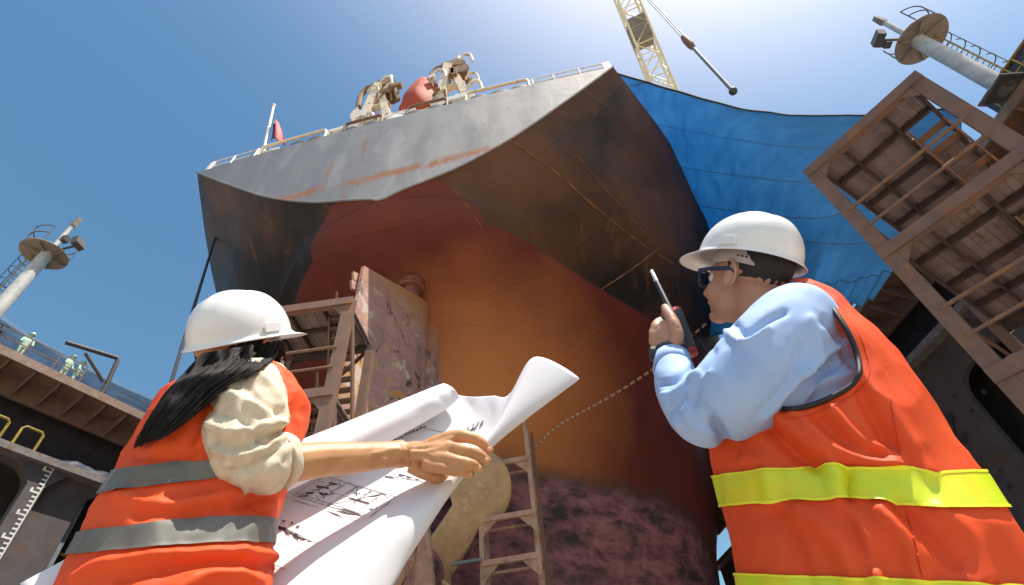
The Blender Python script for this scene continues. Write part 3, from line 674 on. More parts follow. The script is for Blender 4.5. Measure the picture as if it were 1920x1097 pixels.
f1 = PY(513, 199, 10.7); fb = PY(494, 285, 10.5); f0 = fb + (fb-f1)*.42
m = MB(); m.tube([f0, f1], [.11, .07], 8); m.lathe([(.02, 0), (.13, .02), (.13, .1), (.02, .14)], f1, None, 10); fs = m.build('flagstaff', m_white, ship)
fw_ = PY(535, 272, 10.5) - PY(506, 262, 10.5); fd = PY(506, 262, 10.5); fu = PY(512, 226, 10.55)
for j, (mt, a, b) in enumerate(((m_flagb, 0., .42), (m_flagr, .42, 1.))):
    G = np.zeros((14, 10, 3))
    for i in range(14):
        for k_ in range(10):
            v = i/13; s_ = a + (b-a)*k_/9
            G[i, k_] = fu + (fd-fu)*v*.95 + fw_*s_*(.35+.65*v) + np.array([0, .13*math.sin(7*s_+2*v), 0])
    mm = MB(); mm.grid(G); o = mm.build('flag', mt, fs, True); md = o.modifiers.new('t', 'SOLIDIFY'); md.thickness = .012
# lifeboat high on the stern
lb = MB(); c0 = np.array([colx(781, 10.6, 29), 10.4, 26.1]); G = []
half = [(0, -.2), (.75, .15), (1.35, 1.3), (1.62, 2.7), (1.5, 4.0), (.95, 5.3), (.35, 5.9), (0, 6.0)]
sec_ = crom(half + [(-x_, z_) for x_, z_ in half[-2:0:-1]] + [half[0]], 41)[:-1]
for f, kx, z0_, z1_ in ((0, .12, 2.4, .88), (.01, .34, 1.6, .93), (.04, .60, .9, .97), (.1, .82, .4, 1.), (.2, .96, .1, 1.), (.4, 1., 0, 1.), (.7, 1., 0, .97), (.95, .85, .3, .9), (1., .5, 1., .8)):
    G.append(c0 + np.stack([sec_[:, 0]*kx, np.full(40, f*9.) + .10*sec_[:, 1]*(1-f) - .0, z0_ + sec_[:, 1]*(z1_ - z0_/6.)], -1))
lb.grid(G, cv=True, caps=True); lbt = thing('lifeboat', c0, 'orange red enclosed lifeboat, bow up, between the two cream davits on the stern', 'lifeboat'); lb.build('hull', m_orange, lbt, True)
m = MB(); m.tube(np.array([G[3][k_] for k_ in range(0, 40)])*1.0+np.array([0, -.04, 0]), .05, 6); m.build('fender', m_orange, lbt)
m = MB(); m.box(c0+np.array([-1.0, 2.5, -1.2]), (.3, 3.5, 2.6)); m.box(c0+np.array([1.0, 2.5, -1.2]), (.3, 3.5, 2.6)); m.build('cradle', m_cream, ship, smooth=False)
# mooring rope from the port quarter down to the dock
a = PY(402, 452, 12.2); b = PY(330, 700, 9.6)
e_ = a + (b-a)*((a[2]-.06)/(a[2]-b[2])); a = a + nrm(a-b)*.6
pts = np.array([a + (e_-a)*s_ - np.array([0, 0, .35*math.sin(math.pi*s_)]) for s_ in np.linspace(0, 1, 24)])
k0 = (pts[-1]-pts[-2]); 
m = MB(); m.tube(pts, .055, 8); tag(m.build('mooring_rope', m_rope, None, org=pts[-1]), 'black mooring rope hanging from the ship stern to the dock behind the woman', 'rope')

# scaffold beside the propeller
sc = thing('scaffold_tower', (-3.2, 16.2, 0), 'narrow tan steel scaffold frame standing beside the bronze propeller', 'scaffold')
yS = 16.3
def sx(px, py, y=yS): q = PY(px, py, y); return q[0], q[2]
xr0, zr0 = sx(988, 800); xr1, _ = sx(1012, 1097); xl, zlw = sx(905, 1060)
xr = (xr0+xr1)/2
for x_, zt_, y_ in ((xr, zr0+.4, yS), (xl, sx(945, 800)[1]+.1, yS), (xr, zr0-.2, yS+.6), (xl, zr0-.4, yS+.6)):
    m = MB(); m.bar((x_, y_, 0), (x_, y_, zt_), .14, .14, up=(0, 1, 0)); m.build('post', m_scaf, sc, smooth=False)
for py in (868, 970, 1052):
    z_ = sx(950, py)[1]
    m = MB(); m.bar((xl, yS-.08, z_), (xr, yS-.08, z_), .12, .16); m.bar((xr+.002, yS, z_), (xr+.002, yS+.6, z_), .1, .1); m.bar((xl, yS+.6, z_-.1), (xr, yS+.6, z_-.1), .08, .08)
    m.prism([(xl+.07, yS-.06, z_-.08), (xl+.5, yS-.06, z_-.08), (xl+.07, yS-.06, z_-.5)], (0, .05, 0)); m.prism([(xr-.07, yS-.06, z_-.08), (xr-.5, yS-.06, z_-.08), (xr-.07, yS-.06, z_-.5)], (0, .05, 0))
    m.build('crossbar', m_scaf, sc, smooth=False)
z_ = sx(860, 1058)[1]; m = MB(); m.bar((SX-.2, yS-.1, z_), (xl, yS-.1, z_), .08, .08); m.build('handrail', m_jamb, sc, smooth=False)
m = MB(); q1 = sx(1022, 1060); m.bar((q1[0], yS+.5, 0), (q1[0]-.03, yS+.5, zr0), .09, .09, up=(0, 1, 0)); m.build('hose_pipe', m_rail, sc, smooth=False)
qa, qb, qc, qd_ = PY(788, 985, 14.3), PY(802, 985, 14.3), PY(868, 1150, 14.3), PY(765, 1150, 14.3); k_ = 5.0/(qb[2]-qc[2])
m = MB(); m.prism([(qa[0], 14.3, qa[2]), (qb[0], 14.3, qb[2]), (qb[0]+.9, 14.3, .02), (qa[0]-.6, 14.3, .02)], (0, .25, 0)); tag(m.build('shoring_post', m_scaf, None, smooth=False, org=(qa[0], 14.4, 0)), 'tan tapering shoring post under the ship, left of the propeller blade', 'shoring post')

# ------------------------------------------------------------------ brown steel work towers
def work_tower(name, w, depth, levels, hatch, label, group):
    r = thing(name, (0, 0, 0), label, 'work tower', group); zt = levels[0]
    for x_, y_ in ((0, 0), (w, 0), (0, depth), (w, depth)):            # channel legs
        if y_: 
            m = MB(); m.bar((x_, y_, 0), (x_, y_, zt-.3), .2, .2, up=(0, 1, 0))
        else:
            m = MB(); m.box((x_, y_, zt/2), (.24, .035, zt)); s_ = -1 if x_ == 0 else 1
            m.box((x_+s_*.103, y_+.107, zt/2), (.033, .175, zt)); m.box((x_-s_*.103, y_+.087, zt/2), (.03, .135, zt))
        m.build('leg', m_beam, r, smooth=False)
    for li, z in enumerate(levels):
        m = MB(); m.box((w/2, -.04, z-.11), (w+.24, .04, .22)); m.box((w/2, .05, z-.21), (w-.28, .12, .03))
        for s_, x_ in ((1, .125), (-1, w-.125)): m.prism([(x_, -.018, z-.23), (x_+s_*.26, -.018, z-.23), (x_, -.018, z-.52)], (0, .03, 0))
        m.build('front_beam', m_beam, r, smooth=False)
        m = MB(); hb = .17
        for x_ in (.10, w*.29, w*.675, w-.10): m.box((x_, depth/2+.06, z-.07), (.055, depth-.1, .13))
        for y_ in np.arange(.9, depth, 1.15): m.box((w/2, y_, z-.062), (w-.16, .075, .11))
        m.box((w/2, depth, z-.15), (w, .09, .25)); m.build('joist', m_joist, r, smooth=False)
        m = MB(); y_ = .06; 
        hx0, hx1, hy0, hy1 = hatch if li == 0 else (9, 9, 9, 9)
        x_ = .02
        xe = [.06, w*.29, w*.67, w-.06]
        k_ = 0; xs_ = np.arange(.05, w-.05, .125)
        for x_ in xs_:
            xm = x_+.055
            for ya, yb in ([(.04, depth)] if not (hx0 < xm < hx1) else [(.04, hy0), (hy1, depth)]):
                m.box((xm, (ya+yb)/2, z+.03 + .016*((k_ % 2))), (.1215, yb-ya, .035))
            k_ += 1
        m.build('deck_grating', m_slat, r, smooth=False)
        if li > 0 or True:
            for zz_, rr_ in ((z+1.1, .035), (z+.55, .03)):
                if li == 0: continue
                m = MB(); m.tube([(.02, -.02, zz_), (w-.02, -.02, zz_)], rr_, 8)
                m.tube([(.0, .15, zz_), (0, depth-.1, zz_)], rr_*.8, 8); m.build('guard_rail', m_rail, r)
    # stair flights between levels, and diagonal ties
    for a, b in zip(levels[1:], levels[:-1]):
        m = MB(); y0_, y1_ = depth*.92, depth*.30
        for x_ in (w*.70, w*.96):
            m.bar((x_, y0_, a+.05), (x_, y1_, b-.05), .04, .18)
        for i in range(11):
            f = (i+.5)/11; m.box((w*.83, y0_+(y1_-y0_)*f, a+(b-a)*f), (w*.26, .2, .03))
        m.build('stair', m_beam, r, smooth=False)
        m = MB(); m.tube([(w*.70, y0_, a+1.0), (w*.70, y1_, b+.9)], .03, 6); m.tube([(w*.72, y0_, a+.5), (w*.72, y1_, b+.4)], .025, 6); m.build('stair_rail', m_rail, r)
        m = MB(); m.bar((0.05, depth, a), (w-.05, depth, b-.2), .07, .07); m.build('tie', m_joist, r, smooth=False)
    return r
tw = work_tower('work_tower', 2.22, 4.3, [9.75, 7.1, 4.5, 1.9], (1.5, 2.2, .96, 2.02), 'tall brown steel work tower with slatted decks, in front of the right wall', 'brown steel work towers')
tw.location = (5.56, 7.07, 0); tw.rotation_euler = (0, 0, rad(-45))
tw2 = work_tower('work_tower', 2.2, 1.75, [9.85, 7.2, 4.6, 2.0], (9, 9, 9, 9), 'brown steel work tower behind the woman, close to the rudder plate', 'brown steel work towers')
tw2.location = (-7.39, 7.73, 0); tw2.rotation_euler = (0, 0, rad(5.7))

# ------------------------------------------------------------------ light masts on both walls
def light_mast(label):
    r = thing('light_mast', (0, 0, 0), label, 'light mast', 'light masts on the dock walls'); z0, z1 = 0., 5.2
    m = MB(); m.tube([(0, 0, 0), (0, 0, z1)], [.31, .28], 24); m.tube([(0, 0, z1), (0, 0, 7.7)], [.13, .11], 12); m.build('pole', m_pole, r)
    m = MB(); m.lathe([(.3, 0), (1.06, .03), (1.08, .08), (1.06, .12), (.3, .12)], (.2, 0, z1-.1), None, 36)
    for a in range(6): c, s_ = math.cos(a*math.pi/3), math.sin(a*math.pi/3); m.bar((.33*c, .33*s_, z1-.17), (.2+.98*c, .98*s_, z1-.14), .05, .12)
    m.build('round_platform', m_tan, r)
    m = MB(); th = np.linspace(-2.2, 2.2, 26)
    for h in (.55, 1.1): m.tube([(.2+1.02*math.cos(a), 1.02*math.sin(a), z1+.06+h) for a in th], .028, 6)
    for a in th[::5]: m.tube([(.2+1.02*math.cos(a), 1.02*math.sin(a), z1+.05), (.2+1.02*math.cos(a), 1.02*math.sin(a), z1+1.16)], .025, 6)
    m.build('guard_rail', m_dgrey, r)
    m = MB(); m.box((-.02, 0, 7.75), (.26, .24, .4)); m.box((-.06, 0, 8.1), (.2, .2, .3)); m.build('lamp_head', m_tan, r, smooth=False)
    m = MB(); m.box((-1.4, 0, z1+.5), (.32, .6, .55), np.array([[.94, 0, .34], [0, 1, 0], [-.34, 0, .94]])); m.box((-.85, .3, z1+.6), (.28, .3, .36)); m.bar((-.3, 0, z1+.15), (-1.4, 0, z1+.3), .09); m.build('floodlight', m_dgrey, r, smooth=False)
    m = MB()
    for y_ in (-.22, .22): m.tube([(.62, y_, .1), (.62, y_, z1-.15)], .03, 6)
    for z in np.arange(.3, z1-.2, .3): m.tube([(.62, -.22, z), (.62, .22, z)], .02, 6)
    for z in np.arange(.8, z1-.3, .42): m.tube([(.36, 0, z), (.62, 0, z)], .018, 6)
    m.build('ladder', m_yellow, r)
    m = MB(); hp_ = np.linspace(-1.9, 1.9, 16)
    for z in np.arange(.5, z1-.4, .85): m.tube([(.78+.42*math.cos(a), .42*math.sin(a), z) for a in hp_], .022, 6)
    for a in (-1., 0., 1.): m.tube([(.78+.42*math.cos(a), .42*math.sin(a), .5), (.78+.42*math.cos(a), .42*math.sin(a), z1-.5)], .016, 6)
    m.build('ladder_cage', m_dgrey, r)
    m = MB(); m.box((0, 0, .05), (1.1, 1.1, .1)); m.build('base', m_dgrey, r, smooth=False)
    return r
mr = light_mast('grey light mast with round platform and caged ladder, top right above the brown tower')
mr.location = (17.35, 11.85, 17.95); mr.rotation_euler = (0, 0, rad(10))
ml = copy_tree(mr); ml['label'] = 'grey light mast with round platform rising at the left picture edge'; ml.location = (-26.05, 11.9, 17.95); ml.rotation_euler = (0, 0, rad(185))
# things on the right gallery near its mast
q = WR.tz(1850, 180, -.9); bx_ = thing('winch_house', WR.w(q[0]-.6, -1.2, 17.9), 'dark navy equipment cabin on the right wall beside the light mast', 'cabin')
m = MB(); WR.bx(m, q[0]-2.4, q[0]+.2, -2.2, -.6, 17.903, 19.35); m.build('cabin_body', m_navy, bx_, smooth=False)
m = MB(); WR.bx(m, q[0]-2.5, q[0]+.3, -2.3, -.5, 19.352, 19.45); m.build('roof', m_rail, bx_, smooth=False)
tq = q[0]
gallery_rail(WR, tq-6, tq-.2, 19.46 - 1.55, 'yellow guard rail on the right wall gallery under the light mast', m_yellow, n=-.15, h=1.2)
gallery_rail(WR, 8, 29, 17.905, 'thin guard rail far along the right wall gallery, seen past the man vest', m_white, n=-.15)
m = MB(); tw_ = WR.tz(1352, 905, -.6)[0]
WR.bx(m, tw_-2.5, tw_+2, -2.0, -.6, 17.903, 20.2); tag(m.build('equipment_cabin', m_navy, None, smooth=False, org=WR.w(tw_, -1.3, 17.9)), 'small navy cabin far along the right wall, between the ship and the man vest', 'cabin')
m = MB(); WR.bx(m, tw_-4.6, tw_-2.7, -1.8, -.7, 17.903, 21.6); WR.bx(m, tw_-4.2, tw_-3.2, -1.6, -.9, 21.602, 23.)
m.tube([WR.w(tw_-3.6, -1.2, 23.), WR.w(tw_-3.6, -1.2, 26.5)], .12, 8); m.tube([WR.w(tw_-3.6, -1.2, 25.5), WR.w(tw_-1.6, -1.2, 27)], .1, 8)
tag(m.build('capstan_tower', m_white, None, smooth=False, org=WR.w(tw_-3.6, -1.2, 17.9)), 'white winch tower with a thin mast beside the far navy cabin', 'winch tower')

# ------------------------------------------------------------------ tower crane
def head(px, py, r): return PR(px, py, r)
tip = PR(1130, -110, 14.); lowp = PR(1243, 165, 21.)
dirc = lowp - tip; base = tip + dirc*((20.2 - tip[2])/dirc[2])
cr = thing('crane', (base[0], base[1], 17.9), 'pale yellow lattice boom crane leaning over the ship stern, with hanging hook block', 'crane')
ax3 = nrm(tip-base); u_ = nrm(np.cross(ax3, [0, 0, 1])); v_ = np.cross(u_, ax3); Lb = np.linalg.norm(tip-base)
m = MB(); cs = [(-1, -1), (1, -1), (1, 1), (-1, 1)]; hw = .72
def bp(s_, c): return base + ax3*s_ + u_*c[0]*hw + v_*c[1]*hw
for c in cs: m.tube([bp(0, c), bp(Lb, c)], .095, 8)
nb = int(Lb/1.5)
for i in range(nb):
    a, b = i*Lb/nb, (i+1)*Lb/nb
    for j in range(4):
        c0_, c1_ = cs[j], cs[(j+1) % 4]; m.tube([bp(a, c0_), bp(b, c1_)] if i % 2 else [bp(a, c1_), bp(b, c0_)], .05, 6); m.tube([bp(a, c0_), bp(a, c1_)], .045, 6)
m.build('boom', m_craney, cr)
m = MB(); k_ = np.linalg.norm(PR(1186, 45, 17.2)-base)
m.box(base + ax3*k_, (1.9, 1.52, 1.52), np.array([ax3, u_, v_]).T); m.build('service_cage', m_tan, cr, smooth=False)
m = MB(); m.tube([(base[0], base[1], 17.9), (base[0], base[1], 20.4)], .9, 16); m.box((base[0]+.6, base[1]+.9, 20.6), (2.6, 3.4, 2.0)); m.build('slewing_cab', m_craney, cr, smooth=False)
hk = PR(1275, 72, 13.); hb_ = PR(1376, 168, 13.); hk[:2] = (hk[:2]+hb_[:2])/2; hb_[:2] = hk[:2]
m = MB(); tp = np.array([hk[0], hk[1], tip[2]+.3]); m.tube([tp, hk], .035, 6); m.tube([tp+np.array([.12, 0, 0]), hk+np.array([.12, 0, 0])], .03, 6); m.bar(tip, tp + (tp-tip)*.05, .35, .5); hl_ = m.build('hoist_line', m_jamb, cr)
m = MB(); zz0 = hk[2]; m.lathe([(.03, 0), (.13, -.1), (.17, -.5), (.17, -1.1), (.12, -1.5), (.03, -1.6)], (hk[0]+.05, hk[1], zz0), None, 14); m.build('hook_block', m_rail, hl_)
m = MB(); m.tube([(hk[0]+.05, hk[1], zz0-1.5), (hk[0]+.05, hk[1], hb_[2]+.2)], .075, 10); m.build('rod', m_jamb, hl_)
m = MB(); m.ell((hk[0]+.05, hk[1], hb_[2]), (.16, .16, .17)); m.build('ball_weight', m_dgrey, hl_)

# ------------------------------------------------------------------ blue tarpaulins
m_tarpseam = mat('tarp_seam', (.05, .15, .31), .6)
Lp = [(1150, 136, 10.9), (1215, 262, 14.4), (1270, 372, 18.2), (1300, 450, 21.5), (1305, 640, 24.)]
Rp = [(1806, 203, 13.2), (1795, 290, 13.4), (1760, 380, 13.6), (1700, 470, 14.0), (1640, 570, 14.6)]
Mp = [(1400, 206, 12.), (1470, 300, 13.0), (1490, 400, 14.), (1490, 470, 15.), (1470, 600, 16.6)]
Np = [(1600, 217, 12.5), (1640, 300, 13), (1615, 385, 13.6), (1580, 480, 14.2), (1530, 600, 15.4)]
cols_ = [crom([PY(*p) for p in c], 90) for c in (Lp, Mp, Np, Rp)]
G = np.array([crom([c[i] for c in cols_], 110) for i in range(90)])
for i in range(90):
    for j in range(110):
        v = i/89; u = j/109
        G[i, j, 1] += .06*noise.noise(Vector((u*6, v*5, 1.)))*v**.3 + .05*noise.noise(Vector((u*14, v*3, 5.)))
        if v > .8 and u > .45: G[i, j] += np.array([0, 0, 1.3])*(v-.8)/.2*max(0, noise.noise(Vector((u*17, 2., 8.)))+.1)
mm = MB(); mm.grid(G); o = mm.build('tarpaulin_screen', m_tarp, None, True, org=G[0, 60]); o.modifiers.new('t', 'SOLIDIFY').thickness = .01
for i in (16, 31, 47, 62, 77):
    sm_ = MB(); sm_.tube(G[i]+np.array([0, -.012, 0]), [(.03, .008)]*G.shape[1], 6, flat=(0, 0, 1)); sm_.build('seam', m_tarpseam, o)
tag(o, 'large bright blue tarpaulin screen hung between the ship stern and the right dock wall', 'tarpaulin')
m = MB(); m.tube(G[0]+np.array([0, 0, .02]), .05, 6); tag(m.build('tarp_rope', m_rope, None, org=G[0, 60]), 'dark rope along the top edge of the large blue tarpaulin', 'rope')
tw0 = WL.tz(0, 600, -2.4)[0]; tp_ = [(-40, 572), (0, 590), (60, 630), (140, 675), (210, 712), (290, 748), (380, 785)]
top = crom([WL.at(px, py, -2.6) for px, py in tp_], 60); G = np.zeros((14, 60, 3))
for i in range(14):
    for j in range(60):
        z = top[j, 2] + (17.95-top[j, 2])*i/13; G[i, j] = [top[j, 0], top[j, 1] + .12*noise.noise(Vector((j*.2, i*.3, 3.))), z]
m_tarpd = mat('dark_blue_tarp', (.022, .085, .19), .6, c2=(.03, .12, .25), sc=1., bump=.4, bsc=3, bd=.06, trans=.3)
mm = MB(); mm.grid(G); o = mm.build('tarpaulin_screen', m_tarpd, None, True, org=(top[30, 0], top[30, 1], 17.95)); o.modifiers.new('t', 'SOLIDIFY').thickness = .012
tag(o, 'dark blue tarpaulin screen sagging behind the workers on the left gallery', 'tarpaulin')

# ================================================================== PEOPLE
def loft_fn(secs):
    """Torso from horizontal rings: left and right outline pixels, distance, half-breadth away from the viewer."""
    C_, A__, B_ = [], [], []
    for (L, R_, r, b) in secs:
        l, q = PR(*L, r), PR(*R_, r); c = (l+q)/2; a = (q-l)/2; h = np.array([a[0], a[1], 0]); aw = nrm(np.array([-h[1], h[0], 0]))
        if aw @ (c-CAM) < 0: aw = -aw
        C_.append(c); A__.append(a); B_.append(aw*b)
    k = np.arange(len(secs)); C_, A__, B_ = map(np.array, (C_, A__, B_))
    def f(v, th, sa=1., sb=1., p=2.25):
        x = np.asarray(v)*(len(secs)-1); c, a, b = pchip(k, C_, x), pchip(k, A__, x), pchip(k, B_, x)
        ct, st_ = np.cos(th), np.sin(th); e = 2/p
        ca = np.sign(ct)*np.abs(ct)**e; sb_ = np.sign(st_)*np.abs(st_)**e
        return c + a*(sa*ca)[..., None] + b*(sb*sb_)[..., None]
    return f
def rings(f, v0, v1, nv, nt, sa=1., sb=1.):
    v = np.linspace(v0, v1, nv); th = np.linspace(0, 2*math.pi, nt, endpoint=False); V, T = np.meshgrid(v, th, indexing='ij'); return f(V, T, sa, sb)
def pxtube(mb, pts, n=14, scale=1.):
    """Limb: points (px, py, distance, radius in pixels)."""
    c = np.array([PR(a, b, r) for a, b, r, _ in pts]); d = proj(c)[2]; rr = np.array([q[3] for q in pts])*d/CF*scale
    k = np.arange(len(pts)); s_ = np.linspace(0, len(pts)-1, (len(pts)-1)*5+1)
    return mb.tube(crom(c, len(s_)), np.interp(s_, k, rr), n)
def head_parts(mb, B, o, neck, s=1., woman=False):
    """Head from shaped volumes in its own frame: x face, y left ear, z crown; B columns are the axes, o the point between the ears."""
    T = lambda v: o + B @ (np.asarray(v, float)*s)
    def E_(c, r, a=None): mb.ell(T(c), np.asarray(r)*s, B if a is None else B @ a, 14, 20)
    E_((-.012, 0, .035), (.098, .076, .092)); E_((.040, 0, -.03), (.052, .058, .082)); E_((.030, 0, -.075), (.050, .052, .042))
    E_((.072, 0, -.102), (.022, .026, .018)); E_((.056, .034, -.040), (.032, .026, .034)); E_((.056, -.034, -.040), (.032, .026, .034))
    mb.tube([T((.076, -.038, .018)), T((.088, 0, .016)), T((.076, .038, .018))], [.011*s, .013*s, .011*s], 10)
    mb.tube([T((.086, 0, .01)), T((.101, 0, -.018)), T((.113, 0, -.040)), T((.098, 0, -.05))], [.008*s, .0095*s, .0125*s, .011*s], 12)
    for y in (-.012, .012): E_((.099, y, -.043), (.010, .008, .008))
    mb.tube([T((.078, -.024, -.069)), T((.094, -.008, -.064)), T((.094, .008, -.064)), T((.078, .024, -.069))], [.005*s, .0085*s, .0085*s, .005*s], 10)
    mb.tube([T((.076, -.02, -.074)), T((.091, 0, -.080)), T((.076, .02, -.074))], [.006*s, .0095*s, .006*s], 10)
    for sg in (-1, 1):
        a = np.array([[.94, 0, .34], [0, 1, 0], [-.34, 0, .94]]).T
        E_((-.004, sg*.078, -.008), (.017, .008, .030), a)
        th = np.linspace(-2.4, 2.0, 16); mb.tube([T((-.006 - .019*math.cos(q), sg*(.086+.003*math.cos(q)), -.002 + .031*math.sin(q) - .006*math.cos(q))) for q in th], .0045*s, 8)
        E_((.004, sg*.082, -.032), (.007, .005, .009))
    q = np.array(neck); mb.tube([T((-.02, 0, -.03)), T((-.032, 0, -.085)), q*.5+T((-.035, 0, -.09))*.5, q], [.054*s, .053*s, .056*s, .07*s], 16)
def hard_hat(parent, B, o, s=1., mt=None):
    T = lambda V: o + (np.asarray(V, float)*s) @ B.T
    nph, nr = 72, 22; ph = np.linspace(0, 2*math.pi, nph, endpoint=False); G = []
    def rim(a, k): return np.array([(.138+k)*math.cos(a), (.112+k)*math.sin(a)])
    for i in range(nr+1):
        f = i/nr; q = f*math.pi/2*.985; row = []
        for a in ph:
            e = rim(a, 0)*math.sin(q)**.86; z = .128*math.cos(q)**.92
            rid = .0035*math.exp(-(e[1]/.012)**2)*(1 if e[0] > -.12 else 0)*smooth(1., .75, f) + .0022*math.exp(-((abs(e[1])-.045)/.008)**2)*smooth(.95, .7, f)
            row.append([e[0], e[1], z+rid])
        G.append(row)
    for k, dz in ((.003, -.004), (.009, -.007), (.0115, -.0095), (.010, -.0115)):
        row = []
        for a in ph:
            br = max(0, math.cos(a))**3.2; kk = k + br*.052*(k/.0115); e = rim(a, kk); back = max(0, -math.cos(a))**2
            row.append([e[0], e[1], dz - br*.010*(k/.0115) - back*.006*(k/.0115)])
        G.append(row)
    for k, dz in ((.003, -.0085), (-.003, -.004)):
        row = []
        for a in ph: br = max(0, math.cos(a))**3.2; e = rim(a, k + br*.03*max(0, k/.003)); row.append([e[0], e[1], dz - br*.006])
        G.append(row)
    for i in range(nr, 0, -3):
        q = i/nr*math.pi/2*.97; G.append([[*(rim(a, -.0035)*math.sin(q)**.86), .1245*math.cos(q)**.92-.002] for a in ph])
    m = MB(); m.grid(T(np.array(G)), cv=True, caps=True); h = fixn(m.build('hard_hat', m_hat, parent, True))
    for sg in (1, -1):                                                # accessory slot over each ear
        m = MB(); pp = []
        for x, z in ((-.026, .004), (-.026, .018), (-.018, .026), (.018, .026), (.026, .018), (.026, .004)): pp.append(np.array([x-.005, sg*(.112-.16*z*.6), z]))
        m.prism(T(pp), B @ np.array([0, sg*.006*s, 0])); fixn(m.build('accessory_slot', m_hat, h, smooth=False))
    m = MB(); th = np.linspace(.55, 2*math.pi-.55, 60)
    m.tube(T([[.098*math.cos(a)-.008, .084*math.sin(a), -.014-.012*max(0, -math.cos(a))] for a in th]), [(.0175*s, .0016*s)]*60, 8, flat=B[:, 2]); m.build('headband', m_strap, h)
    m = MB()
    for i in range(9):
        for sg in (1, -1):
            a = math.pi - sg*(.5+.11*i); c = T([[.101*math.cos(a)-.008, .087*math.sin(a), -.014-.012*max(0, -math.cos(a))]])[0]; m.ell(c, (.0028*s,)*3, None, 6, 8)
    m.build('headband_hole', m_pipe, h)['kind'] = 'stuff'
    return h
def finger(mb, pts, n=10):
    c = np.array([PR(a, b, r) for a, b, r, _ in pts]); d = proj(c)[2]; rr = np.array([q[3] for q in pts])*d/CF
    k = len(pts); s_ = np.linspace(0, k-1, (k-1)*4+1); mb.tube(crom(c, len(s_)), np.interp(s_, range(k), rr), n); mb.ell(c[-1], (rr[-1],)*3, None, 8, 10)
def legs(secs_last, root, name_mat, foot_dir, spread, hipw):
    hip, fw = secs_last; side = np.array([-fw[1], fw[0], 0])
    m = MB(); bt = []
    for sg in (-1, 1):
        h = hip + side*sg*hipw*.5; ft = np.array([hip[0], hip[1], 0]) + side*sg*spread + fw*(.05*sg)
        kn = (h*.5+ft*.5) + fw*.03
        m.tube(crom([h+np.array([0, 0, .08]), h*.75+kn*.25, kn, kn*.45+ft*.55, ft+np.array([0, 0, .09])], 17), np.interp(np.linspace(0, 1, 17), [0, .25, .5, .75, 1], [.092, .088, .072, .066, .06]), 14); bt.append(ft)
    m.ell(hip+np.array([0, 0, .05]), (.12, .12, .12))
    V, F = remesh(m, .014, 3); N = vnormals(V, F); V = V + N*(.006*nz(V*np.array([1, 1, .6]), 9, 2.))[:, None]; put('trousers', V, F, name_mat, root, True)
    for ft in bt:
        b = MB(); b.ell(ft+np.array([0, 0, .06])+fw*.07, (.06, .06, .045)); b.tube([ft+np.array([0, 0, .14]), ft+np.array([0, 0, .05])], [.055, .06], 12); b.tube([ft-fw*.05+np.array([0, 0, .045]), ft+fw*.05+np.array([0, 0, .045]), ft+fw*.15+np.array([0, 0, .035])], [.045, .048, .035], 12)
        V, F = remesh(b, .01, 2); V[:, 2] = np.maximum(V[:, 2], .002); put('boot', V, F, m_boot, root, True)
def frame_of(px, py, fwd, up):
    r, u, v = lframe(px, py); M_ = np.array([r, u, v]).T
    U = nrm(M_ @ np.array(up, float)); X = M_ @ np.array(fwd, float); X = nrm(X - U*(X @ U)); return np.array([X, np.cross(U, X), U]).T
def vest(f, root, name, mt, v0, v1, nv, nt, arm_poly, fl, nzs, off=.006, shift=.6):
    """Vest shell on the torso with two armholes cut out and bound with piping."""
    th = np.linspace(0, 2*math.pi, nt, endpoint=False); v = np.linspace(v0, v1, nv); Vv, T = np.meshgrid(v, th, indexing='ij')
    G = f(Vv, T); F = [(i*nt+j, i*nt+(j+1) % nt, (i+1)*nt+(j+1) % nt, (i+1)*nt+j) for i in range(nv-1) for j in range(nt)]
    V = G.reshape(-1, 3); N = vnormals(V, F)
    if np.mean(np.einsum('ij,ij->i', N, V - V.mean(0))) < 0: F = [q[::-1] for q in F]; N = -N
    V = folds(V + N*off, N, fl, nzs); N = vnormals(V, F)
    px, py, d = proj(V); near = (np.sin(T.ravel()) < .1)
    hole = inpoly(px, py, arm_poly) & near; H = hole.reshape(nv, nt)
    mirror = H[:, (-np.arange(nt)) % nt]; hole2 = mirror.ravel()
    keep = [q for q in F if not all(hole[i] for i in q) and not all(hole2[i] for i in q)]
    used = np.zeros(len(V), bool); 
    for q in keep: used[list(q)] = True
    # snap the ragged edge of the near armhole onto its curve
    pc = np.array(crom(list(arm_poly)+[arm_poly[0]], 260))
    Vs = V.copy(); idx = np.where(hole & used)[0]
    for i in idx:
        k = np.argmin((pc[:, 0]-px[i])**2+(pc[:, 1]-py[i])**2); Vs[i] = P(pc[k, 0], pc[k, 1], d[i])
    o = put(name, Vs, keep, mt, root, True)
    nb = np.where(near)[0]; pts = []
    for a, b in pc[::2]:
        k = nb[np.argmin((px[nb]-a)**2+(py[nb]-b)**2)]; pts.append(P(a, b, d[k]-.003))
    pts = np.array(pts); 
    for _ in range(3): pts = (np.roll(pts, 1, 0)+pts*2+np.roll(pts, -1, 0))/4
    return o, V, N, G.reshape(nv, nt, 3), pts, (v, th)
